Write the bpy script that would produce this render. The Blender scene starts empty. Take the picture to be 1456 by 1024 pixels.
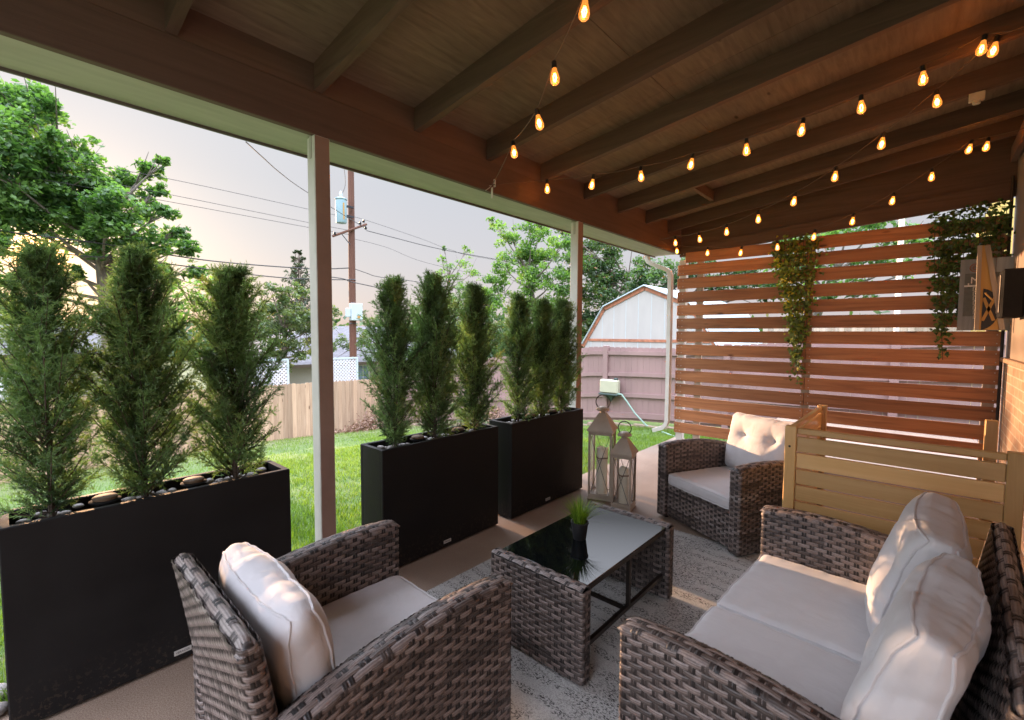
import bpy, math, random
import numpy as np
from mathutils import Matrix, Vector, noise as mnoise
PI=math.pi
S=bpy.context.scene
COL=S.collection
rng=np.random.default_rng(7)
random.seed(7)

# ------------------------------------------------------------------ camera solution
CAM_F,CAM_P,CAM_Y,CAM_R,CAM_H=653.82,-.0575,.7321,.0049,1.4572
F_=np.array([math.cos(CAM_Y)*math.cos(CAM_P),math.sin(CAM_Y)*math.cos(CAM_P),math.sin(CAM_P)])
R_=np.array([math.sin(CAM_Y),-math.cos(CAM_Y),0.]);U_=np.cross(R_,F_)
R2=R_*math.cos(CAM_R)+U_*math.sin(CAM_R);U2=U_*math.cos(CAM_R)-R_*math.sin(CAM_R)
C0=np.array([0,0,CAM_H])
def ray(u,v): return F_+(u-728)/CAM_F*R2-(v-512)/CAM_F*U2
def on(u,v,ax,val):
    d=ray(u,v);t=(val-C0[ax])/d[ax];return C0+t*d
def zc(u,v,ax,val): 
    d=ray(u,v);return (val-C0[ax])/d[ax]

# ------------------------------------------------------------------ object helpers
def tag(o,label=None,cat=None,group=None,kind=None):
    if label:o['label']=label
    if cat:o['category']=cat
    if group:o['group']=group
    if kind:o['kind']=kind
    return o
def thing(name,label,cat,loc=(0,0,0),rz=0,group=None):
    o=bpy.data.objects.new(name,None);COL.objects.link(o)
    o.empty_display_size=.1
    o.location=loc;o.rotation_euler=(0,0,rz)
    return tag(o,label,cat,group)
def link(name,me,mats,parent=None,loc=None,rot=None,smooth=False):
    o=bpy.data.objects.new(name,me);COL.objects.link(o)
    if not isinstance(mats,(list,tuple)):mats=[mats]
    if len(me.materials)==0:
        for m in mats:me.materials.append(m)
    if parent:o.parent=parent
    if loc is not None:o.location=loc
    if rot is not None:o.rotation_euler=rot
    if smooth:
        me.polygons.foreach_set('use_smooth',[True]*len(me.polygons))
    return o
def copy_tree(o,parent=None):
    c=o.copy();COL.objects.link(c)
    c.parent=parent
    for ch in list(o.children):copy_tree(ch,c)
    return c
def np_mesh(name,V,Fq,mi=None,attrs=None):
    """V (n,3), Fq (m,k) uniform faces"""
    V=np.asarray(V,np.float32);Fq=np.asarray(Fq,np.int32)
    me=bpy.data.meshes.new(name)
    me.vertices.add(len(V));me.vertices.foreach_set('co',V.ravel())
    m,k=Fq.shape
    me.loops.add(m*k);me.loops.foreach_set('vertex_index',Fq.ravel())
    me.polygons.add(m);me.polygons.foreach_set('loop_start',np.arange(0,m*k,k,dtype=np.int32))
    if mi is not None:me.polygons.foreach_set('material_index',np.asarray(mi,np.int32))
    if attrs:
        for n,a in attrs.items():
            at=me.attributes.new(n,'FLOAT','POINT');at.data.foreach_set('value',np.asarray(a,np.float32))
    me.update(calc_edges=True);me.validate()
    return me
class MB:
    """collects shapes into one mesh"""
    def __init__(s):s.v=[];s.f=[];s.m=[]
    def add(s,vs,fs,mi=0):
        b=len(s.v);s.v+= [tuple(map(float,v)) for v in vs];s.f+=[[b+i for i in f] for f in fs];s.m+=[mi]*len(fs);return s
    def box(s,c,d,mi=0,M=None,bev=0):
        x,y,z=d[0]/2,d[1]/2,d[2]/2
        if bev:
            b=min(bev,x*.9,y*.9,z*.9)
            vs=[];idx={}
            for sx in(-1,1):
                for sy in(-1,1):
                    for sz in(-1,1):
                        for a in range(3):
                            p=[sx*(x-b),sy*(y-b),sz*(z-b)]
                            p[a]=[sx*x,sy*y,sz*z][a]
                            idx[(sx,sy,sz,a)]=len(vs);vs.append(p)
            fs=[]
            for a in range(3):
                o1,o2=[(1,2),(0,2),(0,1)][a]
                for sg in(-1,1):
                    q=[]
                    for t1,t2 in((-1,-1),(1,-1),(1,1),(-1,1)):
                        k=[0,0,0];k[a]=sg;k[o1]=t1;k[o2]=t2;q.append(idx[(*k,a)])
                    if (sg>0)==(a==1):q=q[::-1]
                    fs.append(q)
            for a in range(3):
                o1,o2=[(1,2),(0,2),(0,1)][a]
                for t1 in(-1,1):
                    for t2 in(-1,1):
                        k0=[0,0,0];k1=[0,0,0];k0[a]=-1;k1[a]=1
                        k0[o1]=k1[o1]=t1;k0[o2]=k1[o2]=t2
                        q=[idx[(*k0,o1)],idx[(*k1,o1)],idx[(*k1,o2)],idx[(*k0,o2)]]
                        fs.append(q)
            for sx in(-1,1):
                for sy in(-1,1):
                    for sz in(-1,1):fs.append([idx[(sx,sy,sz,0)],idx[(sx,sy,sz,1)],idx[(sx,sy,sz,2)]])
        else:
            vs=[(i*x,j*y,k*z) for i in(-1,1) for j in(-1,1) for k in(-1,1)]
            fs=[(0,1,3,2),(4,6,7,5),(0,4,5,1),(2,3,7,6),(0,2,6,4),(1,5,7,3)]
        c=Vector(c)
        if M is not None: vs=[tuple(M@Vector(v)+c) for v in vs]
        else: vs=[(v[0]+c[0],v[1]+c[1],v[2]+c[2]) for v in vs]
        return s.add(vs,fs,mi)
    def span(s,a,b,mi=0,bev=0):
        a=np.array(a,float);b=np.array(b,float)
        return s.box((a+b)/2,np.abs(b-a),mi,bev=bev)
    def tube(s,pts,r,n=8,mi=0,cap=True):
        pts=[Vector(p) for p in pts];rs=r if hasattr(r,'__len__') else [r]*len(pts)
        t0=(pts[1]-pts[0]).normalized();ref=Vector((0,0,1)) if abs(t0.z)<.9 else Vector((1,0,0))
        a=t0.cross(ref).normalized();vs=[]
        for i,p in enumerate(pts):
            t=(pts[min(i+1,len(pts)-1)]-pts[max(i-1,0)]).normalized()
            a=(a-t*a.dot(t)).normalized();b=t.cross(a)
            for k in range(n):
                an=2*PI*k/n;vs.append(p+(a*math.cos(an)+b*math.sin(an))*rs[i])
        fs=[]
        for i in range(len(pts)-1):
            for k in range(n):
                k2=(k+1)%n;fs.append((i*n+k,i*n+k2,(i+1)*n+k2,(i+1)*n+k))
        if cap:fs.append(tuple(range(n))[::-1]);fs.append(tuple((len(pts)-1)*n+k for k in range(n)))
        return s.add(vs,fs,mi)
    def loop(s,pts,r,n=6,mi=0):
        pts=[Vector(p) for p in pts];m=len(pts);vs=[];a=None
        for i,p in enumerate(pts):
            t=(pts[(i+1)%m]-pts[i-1]).normalized()
            if a is None:
                ref=Vector((0,0,1)) if abs(t.z)<.9 else Vector((1,0,0));a=t.cross(ref).normalized()
            a=(a-t*a.dot(t)).normalized();b=t.cross(a)
            for k in range(n):
                an=2*PI*k/n;vs.append(p+(a*math.cos(an)+b*math.sin(an))*r)
        fs=[]
        for i in range(m):
            j=(i+1)%m
            for k in range(n):
                k2=(k+1)%n;fs.append((i*n+k,i*n+k2,j*n+k2,j*n+k))
        return s.add(vs,fs,mi)
    def lathe(s,prof,c=(0,0,0),n=24,mi=0):
        vs=[];fs=[]
        for r,z in prof:
            for k in range(n):
                an=2*PI*k/n;vs.append((c[0]+r*math.cos(an),c[1]+r*math.sin(an),c[2]+z))
        for i in range(len(prof)-1):
            for k in range(n):
                k2=(k+1)%n;fs.append((i*n+k,i*n+k2,(i+1)*n+k2,(i+1)*n+k))
        if prof[0][0]>1e-5:fs.append(tuple(range(n))[::-1])
        if prof[-1][0]>1e-5:fs.append(tuple((len(prof)-1)*n+k for k in range(n)))
        return s.add(vs,fs,mi)
    def prism(s,poly,z0,z1,mi=0,M=None):
        n=len(poly);vs=[Vector((p[0],p[1],z0)) for p in poly]+[Vector((p[0],p[1],z1)) for p in poly]
        if M is not None:vs=[M@v for v in vs]
        fs=[tuple(range(n))[::-1],tuple(range(n,2*n))]+[(i,(i+1)%n,n+(i+1)%n,n+i) for i in range(n)]
        return s.add(vs,fs,mi)
    def mesh(s,name):
        me=bpy.data.meshes.new(name);me.from_pydata(s.v,[],s.f)
        me.polygons.foreach_set('material_index',s.m);me.update();return me
    def build(s,name,mats,parent=None,loc=None,rot=None,smooth=False,recalc=True):
        me=s.mesh(name)
        if recalc:
            import bmesh
            bm=bmesh.new();bm.from_mesh(me);bmesh.ops.recalc_face_normals(bm,faces=bm.faces);bm.to_mesh(me);bm.free()
        o=link(name,me,mats,parent,loc,rot)
        if smooth:
            me.polygons.foreach_set('use_smooth',[True]*len(me.polygons))
            try:me.set_sharp_from_angle(angle=math.radians(35))
            except Exception:pass
        return o

# ------------------------------------------------------------------ materials
def newmat(name):
    m=bpy.data.materials.new(name);m.use_nodes=True
    nt=m.node_tree;b=nt.nodes['Principled BSDF'];return m,nt,b
def N(nt,t,**k):
    n=nt.nodes.new(t)
    for a,v in k.items():
        if a in n.inputs.keys() if hasattr(n.inputs,'keys') else False:n.inputs[a].default_value=v
        else:setattr(n,a,v)
    return n
def ramp(nt,fac,stops):
    r=nt.nodes.new('ShaderNodeValToRGB');e=r.color_ramp.elements
    while len(e)<len(stops):e.new(.5)
    for i,(p,c) in enumerate(stops):
        e[i].position=p;e[i].color=(*c,1) if len(c)==3 else c
    nt.links.new(fac,r.inputs[0]);return r.outputs[0]
def coords(nt,kind='Object',scale=(1,1,1),rot=(0,0,0)):
    t=nt.nodes.new('ShaderNodeTexCoord');mp=nt.nodes.new('ShaderNodeMapping')
    mp.inputs['Scale'].default_value=scale;mp.inputs['Rotation'].default_value=rot
    nt.links.new(t.outputs[kind],mp.inputs[0]);return mp.outputs[0]
def noise(nt,vec,scale,detail=4,rough=.55,dist=0):
    n=nt.nodes.new('ShaderNodeTexNoise');n.inputs['Scale'].default_value=scale;n.inputs['Detail'].default_value=detail
    n.inputs['Roughness'].default_value=rough;n.inputs['Distortion'].default_value=dist
    nt.links.new(vec,n.inputs['Vector']);return n.outputs[0]
def bump(nt,b,h,strength=.3,dist=.01):
    n=nt.nodes.new('ShaderNodeBump');n.inputs['Strength'].default_value=strength;n.inputs['Distance'].default_value=dist
    nt.links.new(h,n.inputs['Height']);nt.links.new(n.outputs[0],b.inputs['Normal'])
def mix(nt,f,a,b_,mode='MIX'):
    n=nt.nodes.new('ShaderNodeMix');n.data_type='RGBA';n.blend_type=mode
    for s,v in((0,f),(6,a),(7,b_)):
        if isinstance(v,(int,float)):n.inputs[s].default_value=v
        elif isinstance(v,tuple):n.inputs[s].default_value=(*v,1) if len(v)==3 else v
        else:nt.links.new(v,n.inputs[s])
    return n.outputs[2]
def math_(nt,op,a,b_=0.):
    n=nt.nodes.new('ShaderNodeMath');n.operation=op
    for i,v in enumerate((a,b_)):
        if isinstance(v,(int,float)):n.inputs[i].default_value=v
        else:nt.links.new(v,n.inputs[i])
    return n.outputs[0]
def simple(name,col,rough=.6,var=.25,scale=12,bmp=.15,bscale=60,metal=0,spec=.5,stretch=(1,1,1)):
    m,nt,b=newmat(name);v=coords(nt,'Object',stretch)
    n=noise(nt,v,scale,6)
    lo=tuple(c*(1-var) for c in col);hi=tuple(min(1,c*(1+var)) for c in col)
    nt.links.new(ramp(nt,n,[(.3,lo),(.7,hi)]),b.inputs['Base Color'])
    b.inputs['Roughness'].default_value=rough;b.inputs['Metallic'].default_value=metal
    b.inputs['Specular IOR Level'].default_value=spec
    if bmp:bump(nt,b,noise(nt,v,bscale,4),bmp,.004)
    return m
def wood(name,cols,axis=1,rough=.55,scale=1.,board=None,knots=True,bmp=.2,coat=0,world=False):
    """grain runs along axis"""
    m,nt,b=newmat(name)
    sc=[14*scale]*3;sc[axis]=.9*scale
    t=nt.nodes.new('ShaderNodeTexCoord');src=t.outputs['Object']
    at=nt.nodes.new('ShaderNodeAttribute');at.attribute_name='rnd';at.attribute_type='GEOMETRY'
    add=nt.nodes.new('ShaderNodeVectorMath');add.operation='ADD'
    sca=nt.nodes.new('ShaderNodeVectorMath');sca.operation='SCALE';sca.inputs[0].default_value=(7.1,13.7,3.3)
    nt.links.new(at.outputs['Fac'],sca.inputs['Scale']);nt.links.new(src,add.inputs[0]);nt.links.new(sca.outputs[0],add.inputs[1])
    mp=nt.nodes.new('ShaderNodeMapping');mp.inputs['Scale'].default_value=sc;nt.links.new(add.outputs[0],mp.inputs[0])
    n1=noise(nt,mp.outputs[0],1.2,5,.6,1.2)
    mp2=nt.nodes.new('ShaderNodeMapping');sc2=[90*scale]*3;sc2[axis]=2.5*scale;mp2.inputs['Scale'].default_value=sc2;nt.links.new(add.outputs[0],mp2.inputs[0])
    n2=noise(nt,mp2.outputs[0],1,3,.6)
    c1=ramp(nt,n1,[(.25,cols[0]),(.5,cols[1]),(.75,cols[2])])
    c2=mix(nt,math_(nt,'MULTIPLY',n2,.5),c1,cols[0],'MIX')
    # per board tone
    r=ramp(nt,at.outputs['Fac'],[(0,(.72,.72,.72)),(1,(1.2,1.2,1.2))])
    c3=mix(nt,1.,c2,r,'MULTIPLY')
    if knots:
        mp3=nt.nodes.new('ShaderNodeMapping');sc3=[7*scale]*3;sc3[axis]=2.2*scale;mp3.inputs['Scale'].default_value=sc3;nt.links.new(add.outputs[0],mp3.inputs[0])
        vo=nt.nodes.new('ShaderNodeTexVoronoi');nt.links.new(mp3.outputs[0],vo.inputs['Vector']);vo.inputs['Scale'].default_value=.8
        k=ramp(nt,vo.outputs['Distance'],[(.05,(.28,.22,.18)),(.10,(1,1,1))])
        c3=mix(nt,1.,c3,k,'MULTIPLY')
    nt.links.new(c3,b.inputs['Base Color'])
    b.inputs['Roughness'].default_value=rough
    b.inputs['Coat Weight'].default_value=coat
    bump(nt,b,n2,bmp,.003)
    return m
def leafmat(name,c_lo,c_hi,trans=.5,c_alt=None,tint=(1.6,1.7,.7)):
    m,nt,b=newmat(name);nt.nodes.remove(b)
    out=[n for n in nt.nodes if n.type=='OUTPUT_MATERIAL'][0]
    at=nt.nodes.new('ShaderNodeAttribute');at.attribute_name='tone'
    st=[(0,c_lo),(.8,c_hi)]
    if c_alt:st+=[(.9,c_hi),(1,c_alt)]
    col=ramp(nt,at.outputs['Fac'],st)
    d=nt.nodes.new('ShaderNodeBsdfDiffuse');tr=nt.nodes.new('ShaderNodeBsdfTranslucent');g=nt.nodes.new('ShaderNodeBsdfGlossy')
    g.inputs['Roughness'].default_value=.45;g.inputs['Color'].default_value=(.6,.6,.6,1)
    nt.links.new(col,d.inputs[0])
    tc=mix(nt,1.,col,tint,'MULTIPLY');nt.links.new(tc,tr.inputs[0])
    m1=nt.nodes.new('ShaderNodeMixShader');m1.inputs[0].default_value=trans
    nt.links.new(d.outputs[0],m1.inputs[1]);nt.links.new(tr.outputs[0],m1.inputs[2])
    m2=nt.nodes.new('ShaderNodeMixShader');m2.inputs[0].default_value=.06
    nt.links.new(m1.outputs[0],m2.inputs[1]);nt.links.new(g.outputs[0],m2.inputs[2])
    nt.links.new(m2.outputs[0],out.inputs[0]);return m
def emitmat(name,col,st):
    m,nt,b=newmat(name);b.inputs['Base Color'].default_value=(*col,1);b.inputs['Emission Color'].default_value=(*col,1)
    b.inputs['Emission Strength'].default_value=st;return m
def glassmat(name,tint=(1,1,1),refl=.12,rough=.02):
    m,nt,b=newmat(name);nt.nodes.remove(b)
    out=[n for n in nt.nodes if n.type=='OUTPUT_MATERIAL'][0]
    t=nt.nodes.new('ShaderNodeBsdfTransparent');t.inputs[0].default_value=(*tint,1)
    g=nt.nodes.new('ShaderNodeBsdfGlossy');g.inputs['Roughness'].default_value=rough
    lw=nt.nodes.new('ShaderNodeLayerWeight');lw.inputs[0].default_value=.35
    f=math_(nt,'MULTIPLY',lw.outputs['Fresnel'],.6);f=math_(nt,'ADD',f,refl*.3)
    x=nt.nodes.new('ShaderNodeMixShader');nt.links.new(f,x.inputs[0]);nt.links.new(t.outputs[0],x.inputs[1]);nt.links.new(g.outputs[0],x.inputs[2])
    nt.links.new(x.outputs[0],out.inputs[0]);return m

M={}
M['rafter']=wood('brown_stained_wood',[(.085,.047,.032),(.13,.074,.051),(.17,.102,.073)],axis=1,rough=.75,knots=False,bmp=.35)
M['beam']=wood('brown_painted_beam',[(.10,.062,.048),(.14,.086,.066),(.165,.102,.08)],axis=0,rough=.7,knots=False,bmp=.25)
M['deck']=None
M['trim']=simple('offwhite_trim_paint',(.44,.42,.37),.6,.10,3,.2,40,stretch=(1,6,1))
M['gutter']=simple('gutter_brown_metal',(.12,.10,.10),.5,.15,5,0)
M['white']=simple('white_paint',(.62,.60,.56),.5,.08,6,.15,50)
M['postbrown']=simple('brown_post_paint',(.31,.21,.175),.6,.12,6,.3,60)
M['cedar']=wood('cedar_stain',[(.20,.075,.028),(.46,.18,.066),(.60,.27,.11)],axis=1,rough=.55,coat=.0)
M['pine']=wood('varnished_pine',[(.60,.35,.12),(.76,.47,.19),(.84,.56,.26)],axis=1,rough=.45,scale=.8,coat=.15)
M['pinex']=wood('varnished_pine_side',[(.60,.35,.12),(.76,.47,.19),(.84,.56,.26)],axis=0,rough=.45,scale=.8,coat=.15)
M['pinez']=wood('varnished_pine_post',[(.60,.35,.12),(.76,.47,.19),(.84,.56,.26)],axis=2,rough=.45,scale=.8,coat=.15)
M['planter']=simple('charcoal_planter_plastic',(.011,.0105,.011),.6,.12,30,.25,420)
def m_planter():
    m,nt,b=newmat('charcoal_planter');v=coords(nt,'Object')
    big=noise(nt,v,3.5,5,.65);fine=noise(nt,v,420,3);sc=noise(nt,coords(nt,'Object',(1,1,7),(0,.5,0)),9,5,.7)
    c=ramp(nt,big,[(.3,(.0075,.0072,.0078)),(.7,(.014,.0132,.0135))])
    sz=nt.nodes.new('ShaderNodeSeparateXYZ');nt.links.new(v,sz.inputs[0])
    lowm=nt.nodes.new('ShaderNodeMapRange');lowm.inputs[1].default_value=.20;lowm.inputs[2].default_value=0.;nt.links.new(sz.outputs[2],lowm.inputs[0])
    spl=math_(nt,'MULTIPLY',lowm.outputs[0],math_(nt,'GREATER_THAN',noise(nt,v,45,4,.7),.56))
    c=mix(nt,math_(nt,'MULTIPLY',spl,.45),c,(.075,.055,.04))
    sm=math_(nt,'MULTIPLY',math_(nt,'GREATER_THAN',sc,.70),.35);c=mix(nt,sm,c,(.06,.058,.056))
    nt.links.new(c,b.inputs['Base Color']);nt.links.new(ramp(nt,big,[(.3,(.48,.48,.48)),(.7,(.68,.68,.68))]),b.inputs['Roughness'])
    b.inputs['Specular IOR Level'].default_value=.18;bump(nt,b,fine,.25,.003);return m
M['planter']=m_planter()
M['soil']=simple('dark_soil',(.03,.022,.016),.9,.4,40,.8,90)
M['cast']=simple('lantern_champagne_metal',(.46,.38,.30),.45,.15,8,.1,80,metal=.1)
M['darkmetal']=simple('dark_bronze_metal',(.05,.04,.035),.45,.2,20,0,metal=.6)
M['blackplastic']=simple('black_plastic',(.015,.015,.016),.45,.2,20,.1,200)
M['candle']=simple('cream_wax',(.90,.83,.66),.5,.06,14,.1,40)
M['candle'].node_tree.nodes['Principled BSDF'].inputs['Subsurface Weight'].default_value=.0
M['twine']=simple('jute_twine',(.25,.16,.09),.9,.3,90,.4,300)
M['pane']=glassmat('clear_glass')
M['bulb']=glassmat('amber_bulb_glass',(1.,.50,.14),.12)
_nt=M['bulb'].node_tree;_o=[n for n in _nt.nodes if n.type=='OUTPUT_MATERIAL'][0];_e=_nt.nodes.new('ShaderNodeEmission');_e.inputs[0].default_value=(1.,.33,.05,1);_e.inputs[1].default_value=.32
_a=_nt.nodes.new('ShaderNodeAddShader');_nt.links.new(_o.inputs[0].links[0].from_socket,_a.inputs[0]);_nt.links.new(_e.outputs[0],_a.inputs[1]);_nt.links.new(_a.outputs[0],_o.inputs[0])
M['filament']=emitmat('glowing_filament',(1.,.55,.18),30)
M['cable']=simple('string_light_cable',(.10,.07,.05),.6,.1,20,0)
M['barkb']=simple('tree_bark',(.085,.06,.045),.9,.4,9,.8,30,stretch=(1,1,.25))
M['barkg']=simple('grey_bark',(.16,.135,.115),.9,.35,9,.8,30,stretch=(1,1,.25))
M['pole']=wood('utility_pole_wood',[(.09,.035,.02),(.15,.06,.035),(.20,.09,.055)],axis=2,rough=.8,knots=False)
M['xfmr']=simple('transformer_paint',(.24,.36,.41),.45,.06,5,0)
M['greybox']=simple('grey_equipment_box',(.42,.50,.53),.5,.05,5,0)
M['wire']=simple('black_wire',(.02,.02,.02),.6,.1,5,0)
M['ceram']=simple('dark_insulator',(.03,.03,.035),.3,.1,5,0)
M['pinkv']=simple('pinkish_vinyl_fence',(.255,.165,.158),.5,.14,2,.1,60,stretch=(1,1,.2))
M['ivy']=leafmat('ivy_leaves',(.035,.07,.014),(.20,.27,.045),.4,(.62,.44,.04))
M['ivy2']=leafmat('ivy_leaves_dark',(.02,.045,.012),(.10,.16,.035),.35)
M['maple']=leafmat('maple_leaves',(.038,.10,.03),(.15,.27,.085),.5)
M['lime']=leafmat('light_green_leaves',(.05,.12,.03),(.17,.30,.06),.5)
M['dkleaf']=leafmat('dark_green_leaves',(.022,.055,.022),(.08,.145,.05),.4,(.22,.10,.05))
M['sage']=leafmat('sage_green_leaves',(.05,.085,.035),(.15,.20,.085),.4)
M['conif']=leafmat('conifer_needles',(.018,.035,.018),(.06,.09,.04),.25)
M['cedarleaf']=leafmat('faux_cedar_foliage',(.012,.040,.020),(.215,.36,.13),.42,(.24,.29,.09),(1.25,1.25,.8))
M['grassb']=leafmat('lawn_grass_blades',(.025,.075,.008),(.17,.26,.035),.45,(.30,.29,.08))
M['potgrass']=leafmat('artificial_grass_blades',(.05,.14,.012),(.30,.42,.05),.4)
M['deadleaf']=leafmat('dead_leaves',(.12,.06,.04),(.28,.17,.12),.1)

def m_deck():
    m,nt,b=newmat('plywood_sheathing');v=coords(nt,'Object',(1,1,1))
    g=noise(nt,coords(nt,'Object',(3,26,3)),1.4,6,.62,.6)
    blot=noise(nt,v,1.3,4)
    c=ramp(nt,g,[(.25,(.135,.092,.064)),(.5,(.195,.138,.098)),(.8,(.255,.185,.135))])
    c=mix(nt,1.,c,ramp(nt,blot,[(.3,(.75,.72,.7)),(.7,(1.1,1.08,1.05))]),'MULTIPLY')
    vo=nt.nodes.new('ShaderNodeTexVoronoi');nt.links.new(coords(nt,'Object',(1.6,4,1)),vo.inputs['Vector']);vo.inputs['Scale'].default_value=1.1
    k=ramp(nt,vo.outputs['Distance'],[(.03,(.3,.25,.2)),(.07,(1,1,1))]);c=mix(nt,1.,c,k,'MULTIPLY')
    nt.links.new(c,b.inputs['Base Color']);b.inputs['Roughness'].default_value=.85;bump(nt,b,g,.3,.004);return m
M['deck']=m_deck()
def m_concrete():
    m,nt,b=newmat('tan_concrete');v=coords(nt,'Object')
    n=noise(nt,v,1.6,6,.6);f=noise(nt,v,220,3)
    c=ramp(nt,n,[(.3,(.14,.078,.05)),(.5,(.21,.13,.088)),(.7,(.30,.22,.165))])
    c=mix(nt,.35,c,ramp(nt,f,[(.35,(.12,.08,.06)),(.6,(.55,.47,.38))]))
    nt.links.new(c,b.inputs['Base Color']);b.inputs['Roughness'].default_value=.75;bump(nt,b,f,.4,.003);return m
M['concrete']=m_concrete()
def m_rug():
    m,nt,b=newmat('speckled_grey_rug');v=coords(nt,'Object')
    # distressed rows of dark flecks on a light blue-grey ground
    fine=noise(nt,v,260,3,.7)
    base=ramp(nt,fine,[(.3,(.30,.29,.275)),(.55,(.52,.515,.50)),(.8,(.64,.63,.61))])
    fl=ramp(nt,noise(nt,coords(nt,'Object',(1.9,1,1)),88,4,.75),[(.50,(0,0,0)),(.56,(1,1,1))])
    wv=nt.nodes.new('ShaderNodeTexWave');wv.wave_type='BANDS';wv.bands_direction='X';nt.links.new(v,wv.inputs['Vector'])
    wv.inputs['Scale'].default_value=3.1;wv.inputs['Distortion'].default_value=3.5;wv.inputs['Detail'].default_value=3;wv.inputs['Detail Scale'].default_value=2.
    band=ramp(nt,wv.outputs[1],[(.45,(.12,.12,.12)),(.72,(1,1,1))])
    big=ramp(nt,noise(nt,v,3.1,4,.6),[(.42,(0,0,0)),(.60,(1,1,1))])
    mask=mix(nt,1.,fl,mix(nt,1.,band,big,'LIGHTEN'),'MULTIPLY')
    mask=mix(nt,1.,mask,ramp(nt,noise(nt,v,38,3),[(.36,(0,0,0)),(.46,(1,1,1))]),'MULTIPLY')
    sep=nt.nodes.new('ShaderNodeRGBToBW');nt.links.new(mask,sep.inputs[0])
    c=mix(nt,sep.outputs[0],base,(.035,.033,.035))
    nt.links.new(c,b.inputs['Base Color']);b.inputs['Roughness'].default_value=.95;bump(nt,b,fine,.6,.004);return m
M['rug']=m_rug()
def m_lawn():
    m,nt,b=newmat('lawn_soil_and_turf');v=coords(nt,'Object')
    n=noise(nt,v,7,6,.65);f=noise(nt,v,90,4,.7);big=noise(nt,v,.45,3)
    c=ramp(nt,f,[(.3,(.03,.07,.012)),(.5,(.07,.135,.025)),(.7,(.13,.20,.045))])
    dry=ramp(nt,f,[(.3,(.10,.09,.045)),(.7,(.22,.19,.11))])
    k=ramp(nt,n,[(.52,(0,0,0)),(.72,(1,1,1))])
    sep=nt.nodes.new('ShaderNodeRGBToBW');nt.links.new(k,sep.inputs[0])
    sy=nt.nodes.new('ShaderNodeSeparateXYZ');nt.links.new(v,sy.inputs[0])
    edge=nt.nodes.new('ShaderNodeMapRange');edge.inputs[1].default_value=8.;edge.inputs[2].default_value=14.5;nt.links.new(sy.outputs[1],edge.inputs[0])
    worn=math_(nt,'MINIMUM',math_(nt,'ADD',math_(nt,'MULTIPLY',sep.outputs[0],.55),math_(nt,'MULTIPLY',edge.outputs[0],.75)),1.)
    c=mix(nt,worn,c,dry)
    nt.links.new(c,b.inputs['Base Color']);b.inputs['Roughness'].default_value=.95;bump(nt,b,f,.9,.02);return m
M['lawn']=m_lawn()
def m_cloth(name,col):
    m,nt,b=newmat(name);v=coords(nt,'Object')
    w=noise(nt,v,900,2);n=noise(nt,v,9,4,.6,.5)
    nt.links.new(ramp(nt,n,[(.3,tuple(c*.93 for c in col)),(.7,col)]),b.inputs['Base Color'])
    b.inputs['Roughness'].default_value=.92;b.inputs['Sheen Weight'].default_value=.15
    bp=nt.nodes.new('ShaderNodeBump');bp.inputs['Strength'].default_value=.12;bp.inputs['Distance'].default_value=.001;nt.links.new(w,bp.inputs['Height'])
    b2=nt.nodes.new('ShaderNodeBump');b2.inputs['Strength'].default_value=.25;b2.inputs['Distance'].default_value=.008
    nt.links.new(noise(nt,coords(nt,'Object',(1,1.7,1)),11,3,.5,1.5),b2.inputs['Height']);nt.links.new(bp.outputs[0],b2.inputs['Normal']);nt.links.new(b2.outputs[0],b.inputs['Normal'])
    return m
M['cushion']=m_cloth('offwhite_cushion_fabric',(.63,.615,.63))
def m_wicker():
    m,nt,b=newmat('mixed_brown_resin_wicker')
    t=nt.nodes.new('ShaderNodeAttribute');t.attribute_name='tone'
    a=nt.nodes.new('ShaderNodeAttribute');a.attribute_name='across'
    c=ramp(nt,t.outputs['Fac'],[(0,(.008,.008,.009)),(.12,(.028,.023,.022)),(.3,(.085,.068,.062)),(.5,(.175,.137,.122)),(.7,(.25,.202,.184)),(.85,(.275,.24,.225)),(1,(.33,.29,.27))])
    s=math_(nt,'SINE',math_(nt,'MULTIPLY',a.outputs['Fac'],19.))
    n=noise(nt,coords(nt,'Object'),120,3,.7)
    c=mix(nt,1.,c,ramp(nt,n,[(.3,(.72,.72,.74)),(.7,(1.15,1.15,1.15))]),'MULTIPLY')
    c=mix(nt,1.,c,ramp(nt,math_(nt,'ADD',math_(nt,'MULTIPLY',s,.5),.5),[(0,(.62,.6,.6)),(.5,(1.05,1.05,1.05))]),'MULTIPLY')
    nt.links.new(c,b.inputs['Base Color']);b.inputs['Roughness'].default_value=.42;b.inputs['Specular IOR Level'].default_value=.55
    bump(nt,b,s,.3,.0012);return m
M['wicker']=m_wicker()
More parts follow.
